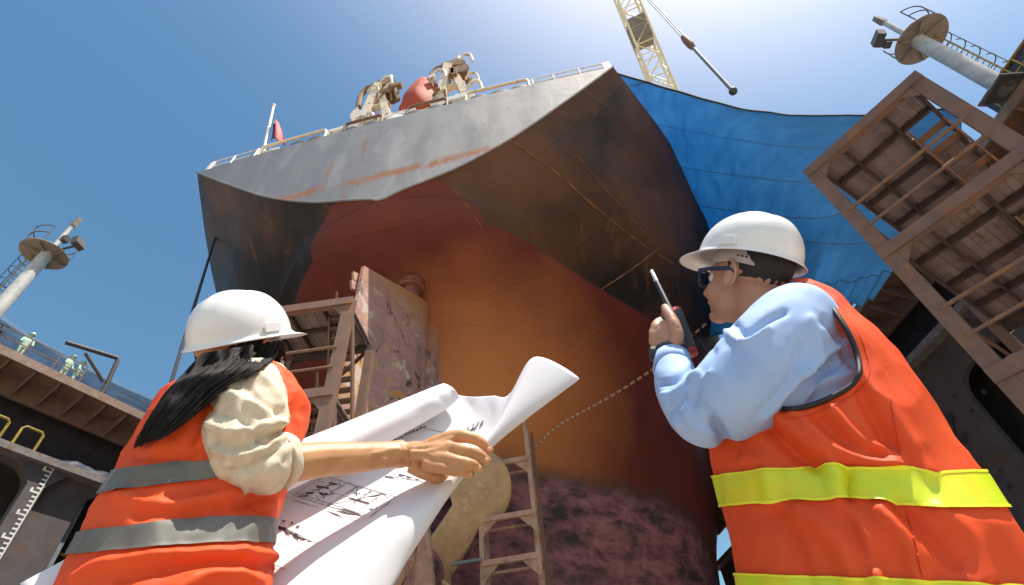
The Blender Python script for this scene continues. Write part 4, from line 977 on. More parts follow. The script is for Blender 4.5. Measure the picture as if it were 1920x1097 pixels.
def band(V, N, nv, nt, th, top, bot, mt, root, name='reflective_band', edges=None, off=.0042, rows=13):
    """Tape round the vest between two picture curves on the near side, mirrored round to the far side."""
    Vg = V.reshape(nv, nt, 3); Ng = N.reshape(nv, nt, 3); px, py, d = proj(Vg); out_ = np.zeros((2, nt))
    near = np.sin(th) <= 1e-6; ii = np.arange(nv)
    for j in np.where(near)[0]:
        for k, cur in enumerate((top, bot)):
            tgt = np.interp(px[:, j], [q[0] for q in cur], [q[1] for q in cur]); s_ = py[:, j]-tgt; z = np.where((s_[:-1] < 0) & (s_[1:] >= 0))[0]
            out_[k, j] = (z[0] + s_[z[0]]/(s_[z[0]]-s_[z[0]+1])) if len(z) else np.nan
    for k in range(2):
        good = near & ~np.isnan(out_[k]); 
        for j in range(nt):
            if not good[j]:
                jm = (-j) % nt; out_[k, j] = out_[k, jm] if good[jm] else np.nanmean(out_[k][good])
        e = out_[k].copy()
        for _ in range(2): e = (np.roll(e, 1)+2*e+np.roll(e, -1))/4
        out_[k] = e
    def at(i, j):
        i = np.clip(i, 0, nv-1.001); a = int(i); t = i-a; n_ = nrm(Ng[a, j]*(1-t)+Ng[a+1, j]*t); return Vg[a, j]*(1-t)+Vg[a+1, j]*t, n_
    def strip(f0, f1, o_, m_, nm, par):
        G = []
        for k in range(rows):
            row = []
            for j in range(nt): p, n_ = at(out_[0, j] + (out_[1, j]-out_[0, j])*(f0+(f1-f0)*k/(rows-1)), j); row.append(p+n_*o_)
            G.append(row)
        mb = MB(); mb.grid(G, cv=True); return mb.build(nm, m_, par, True)
    b = strip(0, 1, off, mt, name, root)
    if edges is not None:
        strip(0, .07, off+.0012, edges, 'band_edge', b); strip(.93, 1, off+.0012, edges, 'band_edge', b)
    return b

# ------------------------------------------------------------------ woman
wr = 1.10
WSEC = [((446, 720), (500, 708), 1.10, .045), ((408, 728), (522, 722), 1.10, .085), ((352, 740), (535, 738), 1.10, .125), ((300, 762), (550, 764), 1.10, .155), ((262, 815), (564, 805), 1.11, .165), ((216, 900), (536, 892), 1.11, .16),
        ((176, 970), (512, 960), 1.11, .155), ((118, 1080), (496, 1085), 1.11, .165), ((48, 1230), (486, 1260), 1.11, .175)]
fW = loft_fn(WSEC)
hipW = fW(np.array([.97]), np.array([0.]), 0, 0)[0]
woman = thing('person', (hipW[0], hipW[1], 0), 'woman in white hard hat and orange vest with grey bands, holding paper plans', 'person')
FW = nrm(np.array([.72, .69, 0])); SWd = np.array([-FW[1], FW[0], 0])    # facing; her left side
BW = frame_of(445, 632, (.72, .14, .68), (-.17, .985, .02)); oW = PR(453, 634, 1.07)
hW = oW - BW[:, 2]*.040 - BW[:, 0]*.006
body = MB()
head_parts(body, BW, hW, fW(np.array([.10]), np.array([0.]), 0, 0)[0], .95)
body.grid(rings(fW, .12, .99, 40, 28, .8, .78), cv=True, caps=True)
pxtube(body, [(478, 735, 1.02, 34), (462, 800, .96, 36), (468, 862, .95, 34), (500, 872, .955, 37), (545, 869, .965, 36), (600, 862, .985, 33), (660, 858, 1.01, 29), (715, 854, 1.035, 25), (755, 851, 1.05, 26)])
# right hand on the roll
pxtube(body, [(745, 852, 1.045, 25), (775, 852, 1.045, 30), (810, 855, 1.04, 35), (838, 858, 1.045, 33)], 16, .80)
for k_ in ((765, 832), (800, 832), (836, 830)): pass
finger(body, [(800, 838, 1.03, 14), (838, 823, 1.02, 14), (868, 818, 1.012, 12.5), (898, 827, 1.02, 10.5), (918, 845, 1.04, 8)])
finger(body, [(800, 848, 1.025, 14), (836, 842, 1.01, 14), (866, 844, .998, 12.5), (895, 851, 1.005, 10.5), (914, 865, 1.03, 8)])
finger(body, [(800, 860, 1.02, 14), (832, 860, 1.005, 13.5), (856, 865, .995, 11.5), (884, 870, 1.0, 9.5), (902, 878, 1.025, 7.5)])
finger(body, [(795, 872, 1.02, 13), (822, 876, 1.008, 12), (845, 882, 1.0, 10.5), (868, 886, 1.005, 9), (884, 890, 1.03, 7)])
finger(body, [(770, 872, 1.04, 15), (800, 888, 1.045, 13), (832, 897, 1.06, 11), (858, 896, 1.085, 9)])
for ln in ([(770, 842, 1.018, 5), (812, 836, 1.012, 6), (848, 822, 1.006, 5.5)], [(768, 850, 1.016, 5), (815, 848, 1.006, 6), (846, 842, .996, 5.5)], [(770, 858, 1.018, 5), (812, 860, 1.006, 6), (840, 862, .994, 5)]):
    finger(body, ln)
lsh = fW(np.array([.36]), np.array([math.pi/2]), .3, .8)[0]
lh = PR(330, 985, 1.36)
lel = (lsh*.45+lh*.55) + np.array([.0, .06, -.12])
body.tube(crom([lsh, lsh*.5+lel*.5, lel, lel*.5+lh*.5, lh], 17), np.interp(np.linspace(0, 1, 17), [0, .5, 1], [.045, .04, .026]), 12)
for j in range(4):
    d_ = np.array([-.03+.02*j, .0, -.01*j]); body.tube(crom([lh+d_*.4, lh+d_*.6+np.array([-.04, -.02, .03]), lh+d_*.7+np.array([-.075, -.045, .01]), lh+d_*.7+np.array([-.085, -.05, -.02])], 9), [.0095]*9, 8)
body.ell(lh, (.042, .03, .03)); body.tube([lh, lh+np.array([-.02, -.04, -.03]), lh+np.array([-.06, -.05, -.04])], [.013, .011, .008], 8)
fwd_w = FW
V, F = remesh(body, .0033, 2, .4); N = vnormals(V, F)
HC = [([(862, 813), (858, 828)], -.0012, 2.5), ([(893, 820), (887, 834)], -.0012, 2.), ([(848, 836), (842, 850)], -.0012, 2.5), ([(884, 842), (880, 856)], -.0012, 2.), ([(836, 853), (832, 866)], -.0012, 2.5), ([(872, 862), (868, 874)], -.001, 2.),
      ([(700, 850), (745, 842), (790, 848), (830, 838)], .0016, 3.), ([(720, 862), (770, 858), (800, 866)], .0014, 3.), ([(752, 836), (760, 866)], -.0012, 3.), ([(760, 836), (768, 868)], -.001, 2.5), ([(800, 850), (822, 860)], .0014, 2.5), ([(640, 868), (700, 862), (750, 866)], .0012, 4.)]
V = folds(V, N, HC, [(60, .0006, 2.)]); put('body', V, F, m_skinw, woman, True)
for px, py, r in ((917, 842, 1.028), (912, 862, 1.018), (899, 876, 1.012), (881, 888, 1.018)):
    m = MB(); lr, lu, lv = lframe(px, py); m.ell(PR(px, py, r) - lv*.0065, (.0055, .0042, .0022), np.array([nrm(lr*.9-lu*.4), nrm(lu*.9+lr*.4), lv]).T, 8, 12); m.build('fingernail', m_nail, woman, True)
for sg in (1, -1):
    m = MB(); m.ell(hW + BW @ np.array([.074, sg*.030, -.004]), (.0125,)*3); m.build('eye', m_eye, woman, True)
# beige shirt: torso, rolled right sleeve, left sleeve
sh = MB(); sh.grid(rings(fW, .05, .98, 50, 40, .89, .89), cv=True, caps=True)
pxtube(sh, [(505, 716, 1.06, 34), (478, 732, .995, 56), (462, 775, .965, 64), (456, 820, .95, 66), (464, 856, .945, 58), (487, 872, .945, 50)], 20)
pxtube(sh, [(470, 862, .945, 50), (500, 868, .95, 52), (522, 866, .958, 49)], 20)
sh.tube(crom([lsh, lsh*.5+lel*.5, lel, lel*.6+lh*.4], 13), np.linspace(.075, .055, 13), 14)
V, F = remesh(sh, .0055, 3); N = vnormals(V, F)
WF = [([(420, 745), (470, 760), (520, 800)], .008, 9), ([(410, 775), (455, 790), (500, 830)], -.008, 9), ([(400, 800), (440, 812), (500, 800), (535, 790)], .012, 10), ([(405, 825), (450, 838), (510, 815), (545, 805)], -.010, 9),
      ([(410, 845), (450, 856), (500, 838), (535, 822)], .011, 9), ([(425, 712), (445, 760), (440, 800)], .006, 8), ([(455, 700), (475, 740), (520, 775)], -.006, 8), ([(480, 700), (515, 740), (530, 780)], .007, 9),
      ([(420, 868), (450, 882), (462, 912)], .007, 8), ([(435, 880), (480, 868), (535, 828)], -.009, 6), ([(450, 900), (500, 880), (545, 838)], .006, 10)]
WF = [(a, b, c*.75) for a, b, c in WF]
V = folds(V, N, WF, [(16, .007, -3.), (30, .0055, -9.), (52, .003, -5.)]); put('shirt', V, F, m_shirtw, woman, True)
m = MB(); cc = [(523, 866, .958, 50), (530, 864, .961, 51), (536, 863, .964, 50), (536, 863, .964, 44)]
pxtube(m, cc, 28); V, F = m.data(); N = vnormals(V, F); V = folds(V, N, [], [(40, .004, 2.)]); put('cuff', V, F, m_shirtw, woman, True)
WARM = [(408, 742), (418, 712), (440, 692), (468, 686), (498, 694), (518, 720), (533, 762), (538, 800), (524, 832), (490, 850), (440, 852), (408, 826), (399, 785)]
VF = [([(330, 760), (300, 830), (262, 900)], .005, 14), ([(395, 830), (350, 850), (260, 860)], -.004, 12), ([(500, 905), (420, 930), (300, 945), (230, 935)], .006, 14), ([(500, 930), (400, 960), (260, 965)], -.006, 13), ([(505, 1045), (380, 1040), (200, 1055), (140, 1085)], .008, 12),
      ([(500, 1065), (380, 1062), (220, 1085)], -.006, 12), ([(470, 1097), (400, 1075), (330, 1110)], .008, 16), ([(385, 745), (372, 800), (330, 860)], -.004, 12), ([(395, 770), (380, 820), (372, 860)], .006, 12), ([(555, 790), (540, 830), (520, 880)], .005, 12), ([(430, 880), (470, 930), (490, 960)], -.006, 14), ([(460, 990), (440, 1060), (455, 1097)], .006, 16)]
NVW, NTW = 300, 240
VF = [(a, b*1.5, c*.9) for a, b, c in VF]
vo, Vw, Nw, Gw, pp, (vv, thw) = vest(fW, woman, 'vest', m_vestW, .07, .985, NVW, NTW, WARM, VF, [(8, .006, 1.), (10, .010, -2.), (24, .004, -4.)], off=.004)
m = MB(); m.tube(np.vstack([pp, pp[:1]]), .0035, 8); m.build('piping', m_vestW, woman)
band(Vw, Nw, NVW, NTW, thw, [(150, 892), (228, 880), (330, 868), (420, 861), (540, 856)], [(150, 934), (210, 922), (320, 908), (420, 896), (540, 890)], m_silver, woman)
band(Vw, Nw, NVW, NTW, thw, [(120, 1004), (165, 995), (300, 980), (430, 970), (520, 972)], [(100, 1046), (135, 1040), (300, 1028), (440, 1018), (520, 1019)], m_silver, woman)
hhW = hard_hat(woman, BW, oW, .865)
# hair: cap under the helmet, long lock swept over her back, many strands
pxv, pyv, dv = proj(Vw); nearW = np.where((Nw*(CAM-Vw)).sum(1) > 0)[0]
def vest_d(px, py):
    k = nearW[np.argmin((pxv[nearW]-px)**2+(pyv[nearW]-py)**2)]; q = math.hypot(pxv[k]-px, pyv[k]-py); return dv[k] + min(.04, q*.0012)
hm = MB()
hm.ell(hW + BW @ np.array([-.012, 0, .012]), (.088, .077, .066), BW, 16, 24); hm.ell(hW + BW @ np.array([-.052, 0, -.042]), (.070, .077, .072), BW, 14, 20)
def hair_d(px, py): return vest_d(px, py) - .022
flowA = [(470, 650), (430, 682), (372, 722), (322, 780), (268, 846)]      # spine of the lock
up_ = [(380, 664), (345, 702), (308, 742), (280, 786), (250, 838)]
lo_ = [(528, 640), (506, 678), (436, 716), (378, 766), (318, 812)]
for i in range(1500):
    w_ = random.random(); e_ = random.random(); end = .62 + .42*e_**.5; k = len(up_); fly = random.random() < .05
    lane = [np.array(up_[j])*(1-w_) + np.array(lo_[j])*w_ for j in range(k)]
    n_ = max(6, int(22*min(1, end))); px_ = crom(lane, 22)[:n_]
    wob = random.gauss(0, 4.5) * (2.2 if fly else 1); lift = random.random()**1.8*(1.6 if fly else 1); ph_ = random.random()*6; am = random.uniform(.5, 2.)
    pts = []
    for j, (a, b) in enumerate(px_):
        f = j/22; a += wob*f*.8 + am*math.sin(f*7+ph_); b += -wob*f*.8 + am*math.cos(f*6+ph_)
        dd = hair_d(a, b) - .024*lift*(1-.5*f)
        if f < .28: hd_ = proj(hW + BW @ np.array([-.085, -.03, -.03]))[2]-.012*lift; dd = min(hd_*(1-f/.28)+dd*(f/.28), dd + .03)
        pts.append(P(a, b, dd))
    r_ = np.linspace(.0015, .0005, len(pts))*random.uniform(.7, 1.2); hm.tube(pts, r_, 4, caps=False)
G = []
for j in range(22):
    a, b = crom(up_, 22)[j], crom(lo_, 22)[j]; row = []
    for w_ in np.linspace(.02, .98, 10):
        q = a*(1-w_)+b*w_; f = j/22*(1+.12*math.sin(w_*9)); dd = hair_d(*q)-.011
        if f < .28: hd_ = proj(hW + BW @ np.array([-.085, -.03, -.03]))[2]; dd = min(hd_*(1-f/.28)+dd*(f/.28), dd + .03)
        row.append(P(*q, dd))
    if j < 19: G.append(row)
hm.grid(G)
for i in range(200):                                                   # shorter lock beside the cheek
    w_ = random.random(); sx_ = [(498+34*w_, 642), (505+30*w_, 668), (500+34*w_, 694), (508+26*w_, 716), (522+14*w_, 742)]
    e_ = random.uniform(.6, 1.); pts = crom(sx_, 14)[:int(14*e_)]; d0 = proj(hW + BW @ np.array([.02, -.085, -.03]))[2]
    hm.tube([P(a + random.uniform(-1, 1), b, d0 + .02*random.random() + .01*j/14) for j, (a, b) in enumerate(pts)], np.linspace(.0016, .0005, len(pts)), 4, caps=False)
hm.build('hair', m_hair, woman, True)
m = MB(); m.tube([hW + BW @ np.array([.03, -.083, .03]), hW + BW @ np.array([.034, -.086, -.01]), hW + BW @ np.array([.022, -.088, -.04]), hW + BW @ np.array([.0, -.09, -.05])], .0045, 8); m.build('ear_hook', m_strap, woman)
legs((np.array([hipW[0], hipW[1], .72]), FW), woman, m_trouser, FW, .10, .15)

# ------------------------------------------------------------------ man
MSEC = [((1448, 600), (1512, 540), 1.13, .05), ((1422, 622), (1542, 550), 1.14, .085), ((1396, 645), (1578, 572), 1.145, .12), ((1372, 680), (1630, 622), 1.145, .16), ((1346, 745), (1700, 700), 1.14, .19), ((1350, 860), (1786, 842), 1.14, .185), ((1370, 955), (1858, 942), 1.14, .18),
        ((1392, 1090), (1936, 1075), 1.14, .18), ((1420, 1260), (2010, 1235), 1.14, .18)]
fM = loft_fn(MSEC); hipM = fM(np.array([.97]), np.array([0.]), 0, 0)[0]
m_stitch = mat('vest_stitching', (.62, .05, .008), .8)
man = thing('person', (hipM[0], hipM[1], 0), 'man in light blue shirt and orange vest with lime bands, raising a radio', 'person')
FM = nrm(np.array([-.86, .51, 0]))
BM = frame_of(1405, 492, (-.83, .07, .55), (.06, .97, .20)); oM = PR(1402, 491, 1.05)
hM = oM - BM[:, 2]*.040 - BM[:, 0]*.004
body = MB(); head_parts(body, BM, hM, fM(np.array([.12]), np.array([0.]), 0, 0)[0], .97)
body.grid(rings(fM, .12, .99, 40, 28, .8, .8), cv=True, caps=True)
pxtube(body, [(1500, 620, 1.0, 50), (1425, 690, .97, 45), (1345, 765, .955, 30), (1325, 772, .96, 28), (1285, 735, .985, 27), (1262, 672, 1.03, 27), (1258, 650, 1.035, 27)])
# left hand round the radio
pxtube(body, [(1261, 672, 1.03, 24), (1257, 650, 1.03, 27), (1253, 630, 1.03, 28), (1250, 614, 1.035, 24)], 16, .85)
finger(body, [(1262, 652, 1.015, 14), (1270, 630, 1.0, 13), (1262, 604, .995, 11.5), (1253, 588, 1.0, 9.5), (1247, 577, 1.01, 8)])     # thumb, up the near side of the radio
finger(body, [(1240, 628, 1.03, 13), (1232, 612, 1.04, 12), (1246, 602, 1.085, 10.5), (1266, 606, 1.10, 9), (1282, 618, 1.095, 7.5)])
finger(body, [(1238, 638, 1.03, 13), (1228, 624, 1.04, 12), (1240, 620, 1.09, 10.5), (1268, 628, 1.105, 9), (1287, 634, 1.085, 8)])
finger(body, [(1240, 648, 1.03, 12), (1227, 638, 1.04, 11.5), (1244, 636, 1.09, 10), (1274, 644, 1.105, 9), (1294, 649, 1.08, 8)])
finger(body, [(1244, 656, 1.03, 11), (1232, 652, 1.04, 10.5), (1252, 652, 1.085, 9), (1280, 660, 1.095, 8), (1298, 663, 1.075, 7)])
rsh = fM(np.array([.36]), np.array([math.pi/2]), .2, .8)[0]; rel = rsh + np.array([.02, .05, -.30]); rh = rel + FM*.20 + np.array([0, -.02, -.08])
body.tube(crom([rsh, rsh*.5+rel*.5, rel, rel*.5+rh*.5, rh], 17), np.interp(np.linspace(0, 1, 17), [0, .5, 1], [.052, .045, .03]), 12)
body.ell(rh+FM*.04, (.045, .035, .045))
for j in range(4):
    b0 = rh+FM*.07+np.array([0, 0, .03-.02*j]); body.tube(crom([b0-FM*.03, b0+FM*.02, b0+FM*.035+np.array([.02, -.02, -.02]), b0+FM*.015+np.array([.035, -.035, -.03])], 9), [.0095]*9, 8)
body.tube([rh+FM*.02+np.array([0, 0, .03]), rh+FM*.06+np.array([0, -.03, .045]), rh+FM*.09+np.array([.01, -.04, .03])], [.014, .012, .009], 8)
V, F = remesh(body, .0034, 2, .4); N = vnormals(V, F)
HC = [([(1262, 592), (1272, 598)], -.001, 2.), ([(1258, 610), (1274, 616)], -.001, 2.5), ([(1240, 632), (1262, 640), (1272, 655)], .0012, 3.), ([(1322, 572), (1332, 582)], -.0012, 2.), ([(1312, 545), (1330, 560)], -.0008, 4.)]
V = folds(V, N, HC, [(60, .0006, 2.)]); put('body', V, F, m_skinm, man, True)
for sg in (1, -1):
    m = MB(); m.ell(hM + BM @ np.array([.073, sg*.030, -.004]), (.0125,)*3); m.build('eye', m_eye, man, True)
# short hair below the helmet
hm = MB(); hm.ell(hM + BM @ np.array([-.016, 0, .036]), (.093, .0745, .086), BM, 16, 24)
V, F = hm.data(); lz = (V-hM) @ BM; keep = [q for q in F if all(lz[i, 2] > -.055 + .07*smooth(-.04, .06, lz[i, 0]) for i in q) and not all(lz[i, 0] > .05 and lz[i, 2] < .05 for i in q)]
put('hair', V, keep, m_hairm, man, True)
# glasses: temples, front rims and lenses
gl = MB(); T = lambda v: hM + BM @ (np.asarray(v, float)*.97)
for sg in (1, -1):
    gl.tube([T((.098, sg*.066, .010)), T((.06, sg*.080, .010)), T((.0, sg*.0835, .008)), T((-.022, sg*.083, -.004))], [(.0055, .0022)]*4, 8, flat=BM[:, 2])
    th = np.linspace(0, 2*math.pi, 25)[:-1]; gl.tube([T((.104 - .010*abs(.037+.028*math.cos(a))/.065, sg*(.036+.029*np.sign(math.cos(a))*abs(math.cos(a))**.6), -.008+.020*np.sign(math.sin(a))*abs(math.sin(a))**.6)) for a in np.append(th, th[0])], .003, 8)
gl.tube([T((.106, -.008, .0)), T((.108, 0, .002)), T((.106, .008, .0))], .003, 8); gl.build('glasses', m_glass, man)
# shirt
sh = MB(); sh.grid(rings(fM, .04, .98, 50, 40, .88, .89), cv=True, caps=True)
pxtube(sh, [(1518, 592, 1.07, 46), (1494, 602, 1.01, 74), (1460, 650, .968, 86), (1414, 706, .945, 87), (1365, 750, .935, 78), (1332, 780, .935, 60)], 22)
pxtube(sh, [(1345, 785, .94, 50), (1316, 780, .945, 55), (1288, 748, .965, 51), (1268, 715, .99, 41), (1262, 684, 1.02, 31)], 22)
sh.tube(crom([rsh, rsh*.5+rel*.5, rel, rel*.5+rh*.5, rh*.85+rel*.15], 15), np.linspace(.085, .05, 15), 14)
V, F = remesh(sh, .0065, 4); N = vnormals(V, F)
MF0 = [([(1372, 600), (1400, 628), (1440, 600), (1470, 585)], -.009, 9), ([(1358, 618), (1392, 645), (1440, 618)], .008, 9), ([(1340, 660), (1310, 720), (1300, 760)], -.006, 9), ([(1520, 600), (1530, 660), (1480, 730), (1430, 780)], .008, 12), ([(1500, 640), (1480, 710), (1420, 780)], -.006, 10),
      ([(1300, 690), (1262, 715), (1240, 720)], -.009, 7), ([(1310, 700), (1268, 735), (1244, 745)], .008, 8), ([(1290, 745), (1262, 770), (1255, 800)], -.007, 7), ([(1285, 775), (1300, 800), (1330, 812)], .006, 9), ([(1330, 700), (1300, 725), (1290, 760)], .006, 9),
      ([(1250, 740), (1255, 770), (1275, 800)], .007, 7),
      ([(1470, 755), (1510, 715), (1580, 680)], -.009, 8), ([(1480, 768), (1530, 725), (1600, 700)], .010, 9), ([(1500, 770), (1545, 740), (1600, 722)], -.008, 7), ([(1500, 700), (1550, 660), (1590, 640)], .009, 9), ([(1520, 690), (1560, 672), (1605, 662)], -.007, 7), ([(1540, 620), (1560, 650), (1580, 690)], .006, 9), ([(1545, 600), (1575, 650), (1600, 690)], -.006, 8)]
MF = [(a, b*1.15, c*.72) for a, b, c in MF0]
V = folds(V, N, MF, [(6, .004, -3.), (17, .0025, -9.), (45, .0008, 5.)]); put('shirt', V, F, m_shirtb, man, True)
m = MB(); cu = [PR(1263, 694, 1.012), PR(1261, 682, 1.022), PR(1260, 672, 1.028)]; m.tube(cu, [(.045, .045), (.042, .042), (.041, .041)], 22, caps=False); o = m.build('cuff', m_shirtb, man, True); o.modifiers.new('t', 'SOLIDIFY').thickness = .003
m = MB(); c0_ = PR(1258, 661, 1.03); ax2 = nrm(PR(1256, 645, 1.03)-c0_); s0 = nrm(np.cross(ax2, ray(1258, 661))); s1 = np.cross(ax2, s0); th = np.linspace(0, 2*math.pi, 30)
m.tube([c0_ + s0*.037*math.cos(a) + s1*.034*math.sin(a) for a in th], [(.010, .0025)]*30, 8, flat=ax2); wt = m.build('wrist_watch', m_watch, man)
m = MB(); Rw = np.array([-s0 if (s0 @ ROT[:, 0]) < 0 else s0, s1, ax2]).T; lft = s0 if (proj(c0_+s0*.04)[0] < proj(c0_)[0]) else -s0
cf = c0_ + lft*.036 - nrm(ray(1258, 661))*.012; m.tube([cf, cf+lft*.010 - nrm(ray(1258, 661))*.003], [.019, .017], 20); m.build('watch_case', m_watch, wt)
MARM = [(1508, 530), (1540, 553), (1565, 583), (1588, 619), (1604, 655), (1612, 690), (1607, 710), (1589, 728), (1560, 744), (1530, 757), (1500, 765), (1470, 767), (1440, 763), (1405, 752), (1360, 730), (1325, 700), (1330, 620), (1380, 555), (1440, 522)]
VF = [([(1450, 775), (1510, 830), (1558, 870), (1575, 935), (1620, 1010), (1650, 1097)], .012, 13), ([(1440, 800), (1490, 850), (1530, 880)], -.010, 14), ([(1490, 780), (1560, 840), (1620, 862), (1680, 875)], .012, 16), ([(1530, 790), (1600, 850), (1650, 858)], -.008, 15), ([(1560, 770), (1620, 830), (1680, 850)], .009, 13), ([(1610, 730), (1650, 800), (1680, 845)], -.009, 14), ([(1600, 700), (1680, 800), (1740, 880)], .008, 18),
      ([(1590, 890), (1590, 960), (1640, 1060)], -.010, 15), ([(1500, 960), (1560, 1010), (1600, 1080)], .008, 20), ([(1450, 960), (1500, 1040), (1520, 1097)], -.006, 18), ([(1680, 950), (1740, 1010), (1790, 1060)], -.009, 16), ([(1650, 960), (1700, 1020), (1720, 1090)], .009, 20), ([(1760, 960), (1820, 1010), (1850, 1080)], .006, 20), ([(1560, 600), (1640, 700), (1720, 830)], .004, 22), ([(1400, 860), (1440, 870), (1450, 940)], .006, 18)]
NVM, NTM = 330, 280
VF = [(a, b*1.45, c*.9) for a, b, c in VF]
vo, Vm, Nm, Gm, pp, (vvm, thm) = vest(fM, man, 'vest', m_vestO, .05, .985, NVM, NTM, MARM, VF, [(7, .008, 1.), (8, .009, -2.), (20, .003, -4.)], off=.006)
m = MB(); m.tube(pp[:int(len(pp)*.66)], .0047, 10); m.build('piping', m_pipe, man)
pxm, pym, dm = proj(Vm); nbm = np.where((Nm*(CAM-Vm)).sum(1) > 0)[0]
def on_vest(pts): 
    o_ = []
    for a, b in pts: k = nbm[np.argmin((pxm[nbm]-a)**2+(pym[nbm]-b)**2)]; o_.append(P(a, b, dm[k]-.0012))
    o_ = np.array(o_); o_[1:-1] = (o_[:-2]+2*o_[1:-1]+o_[2:])/4; return o_
for ln_ in ([(1526, 538), (1560, 560), (1590, 590), (1612, 630), (1626, 668), (1630, 694), (1622, 718), (1598, 742), (1564, 760), (1530, 774), (1500, 782), (1466, 784)], [(1660, 668), (1672, 760), (1690, 868)], [(1700, 960), (1716, 1020), (1730, 1084)]):
    m = MB(); m.tube(on_vest(crom(ln_, 60)), .0011, 6); m.build('stitching', m_stitch, man)
band(Vm, Nm, NVM, NTM, thm, [(1300, 896), (1370, 888), (1430, 880), (1520, 880), (1560, 868), (1620, 875), (1690, 872), (1750, 886), (1830, 883), (1950, 880)], [(1300, 956), (1378, 948), (1480, 940), (1540, 941), (1575, 934), (1650, 941), (1760, 955), (1868, 953), (1960, 951)], m_lime, man, edges=m_limeedge)
band(Vm, Nm, NVM, NTM, thm, [(1330, 1074), (1395, 1075), (1480, 1080), (1620, 1082), (1780, 1090), (1960, 1099)], [(1330, 1142), (1400, 1143), (1500, 1149), (1640, 1150), (1800, 1160), (1980, 1168)], m_lime, man, edges=m_limeedge)
BMh = frame_of(1405, 492, (-.83, .03, .55), (.17, .94, .28)); hard_hat(man, BMh, oM + BMh[:, 2]*.004, .91)
legs((np.array([hipM[0], hipM[1], .74]), FM), man, m_trouser, FM, .11, .16)

# hand-held radio
rb, rt_ = PR(1289, 668, 1.075), PR(1258, 584, 1.065); ra = nrm(rt_-rb); rs_ = nrm(np.cross(ra, ray(1270, 625))); rn = np.cross(rs_, ra)
radio = thing('walkie_talkie', rb, 'red and black walkie talkie with long antenna, held up by the man', 'walkie talkie')
Lr = np.linalg.norm(rt_-rb)
def slab(w, d, l0, l1, n=24, tp=1.):
    rows = []
    for l, k in ((l0, .8), (l0+.004, 1), (l1-.004, tp), (l1, tp*.85)):
        rows.append([rb + ra*l + rs_*(k*w*np.sign(math.cos(a))*abs(math.cos(a))**.45) + rn*(k*d*np.sign(math.sin(a))*abs(math.sin(a))**.45) for a in np.linspace(0, 2*math.pi, n, endpoint=False)])
    q = MB(); q.grid(rows, cv=True, caps=True); return q
fixn(slab(.027, .017, 0, Lr).build('body', m_radio_r, radio)); q = slab(.0275, .006, .012, Lr*.92); V, F = q.data(); fixn(put('face_plate', V - rn*.0125, F, m_radio_b, radio))
a0 = rt_ - rs_*0; at_ = PR(1221, 507, 1.075)
m = MB(); m.tube([a0, a0*.9+at_*.1, a0*.35+at_*.65, a0*.3+at_*.7], [.0085, .0075, .0062, .0055], 12); m.build('antenna', m_radio_b, radio)
m = MB(); m.tube([a0*.3+at_*.7, a0*.02+at_*.98, at_], [.006, .0055, .003], 12); m.build('antenna_tip', m_metal, radio)
m = MB(); c_ = rt_ + rs_*.014; m.tube([c_ - ra*.002, c_+ra*.012], [.006, .0055], 12); m.build('knob', m_radio_b, radio)

# ------------------------------------------------------------------ paper plans
ST = [  # stations along the roll; each row: inner curl, roll front low, mid, crest, back, valley 1, valley 2, valley 3, fold, front mid, front low, behind
 [(60, 1118, 1.17), (72, 1160, 1.14), (50, 1125, 1.12), (38, 1094, 1.15), (55, 1120, 1.19), (90, 1180, 1.19), (140, 1260, 1.16), (190, 1330, 1.13), (230, 1390, 1.09), (290, 1470, 1.05), (360, 1530, 1.08), (320, 1450, 1.14)],
 [(480, 905, 1.19), (505, 938, 1.15), (485, 900, 1.12), (466, 868, 1.16), (486, 900, 1.21), (515, 960, 1.20), (535, 1000, 1.17), (535, 1050, 1.12), (503, 1097, 1.055), (575, 1160, 1.0), (668, 1200, 1.03), (600, 1150, 1.12)],
 [(650, 835, 1.20), (676, 856, 1.165), (660, 822, 1.135), (645, 793, 1.17), (662, 825, 1.22), (690, 870, 1.21), (715, 900, 1.18), (730, 930, 1.13), (682, 975, 1.07), (730, 1008, 1.02), (776, 1032, 1.05), (735, 1000, 1.13)],
 [(775, 772, 1.21), (800, 789, 1.18), (785, 762, 1.15), (772, 742, 1.18), (788, 770, 1.23), (812, 800, 1.22), (840, 820, 1.19), (862, 840, 1.15), (838, 880, 1.085), (850, 892, 1.05), (868, 897, 1.07), (860, 890, 1.13)],
 [(815, 748, 1.22), (842, 763, 1.19), (830, 738, 1.16), (812, 726, 1.19), (828, 748, 1.24), (850, 768, 1.23), (880, 785, 1.20), (910, 802, 1.16), (916, 818, 1.11), (930, 800, 1.07), (950, 815, 1.09), (950, 805, 1.15)],
 [(840, 738, 1.23), (860, 746, 1.20), (850, 728, 1.17), (831, 719, 1.20), (846, 735, 1.25), (866, 742, 1.24), (892, 744, 1.21), (925, 742, 1.18), (955, 739, 1.14), (1003, 669, 1.09), (1086, 709, 1.11), (1040, 712, 1.17)],
]
NU, NVp = 120, 110
CT = np.array([crom([PR(*p) for p in row], NVp) for row in ST]); G = np.array([crom(CT[:, j], NU) for j in range(NVp)]).transpose(1, 0, 2)
for i in range(NU):
    for j in range(NVp): G[i, j] += nrm(G[i, j]-CAM)*(.004*noise.noise(Vector((i*.06, j*.09, 4.))) + .003*(.3-abs(noise.noise(Vector((i*.05+j*.03, j*.05, 9.))))))
m = MB(); m.grid(G); plans = m.build('paper_plans', m_paper, None, True, org=G[60, 60]); plans.modifiers.new('t', 'SOLIDIFY').thickness = .0005
tag(plans, 'large white paper plans with black drawings, half rolled, held out by the woman', 'paper plans')
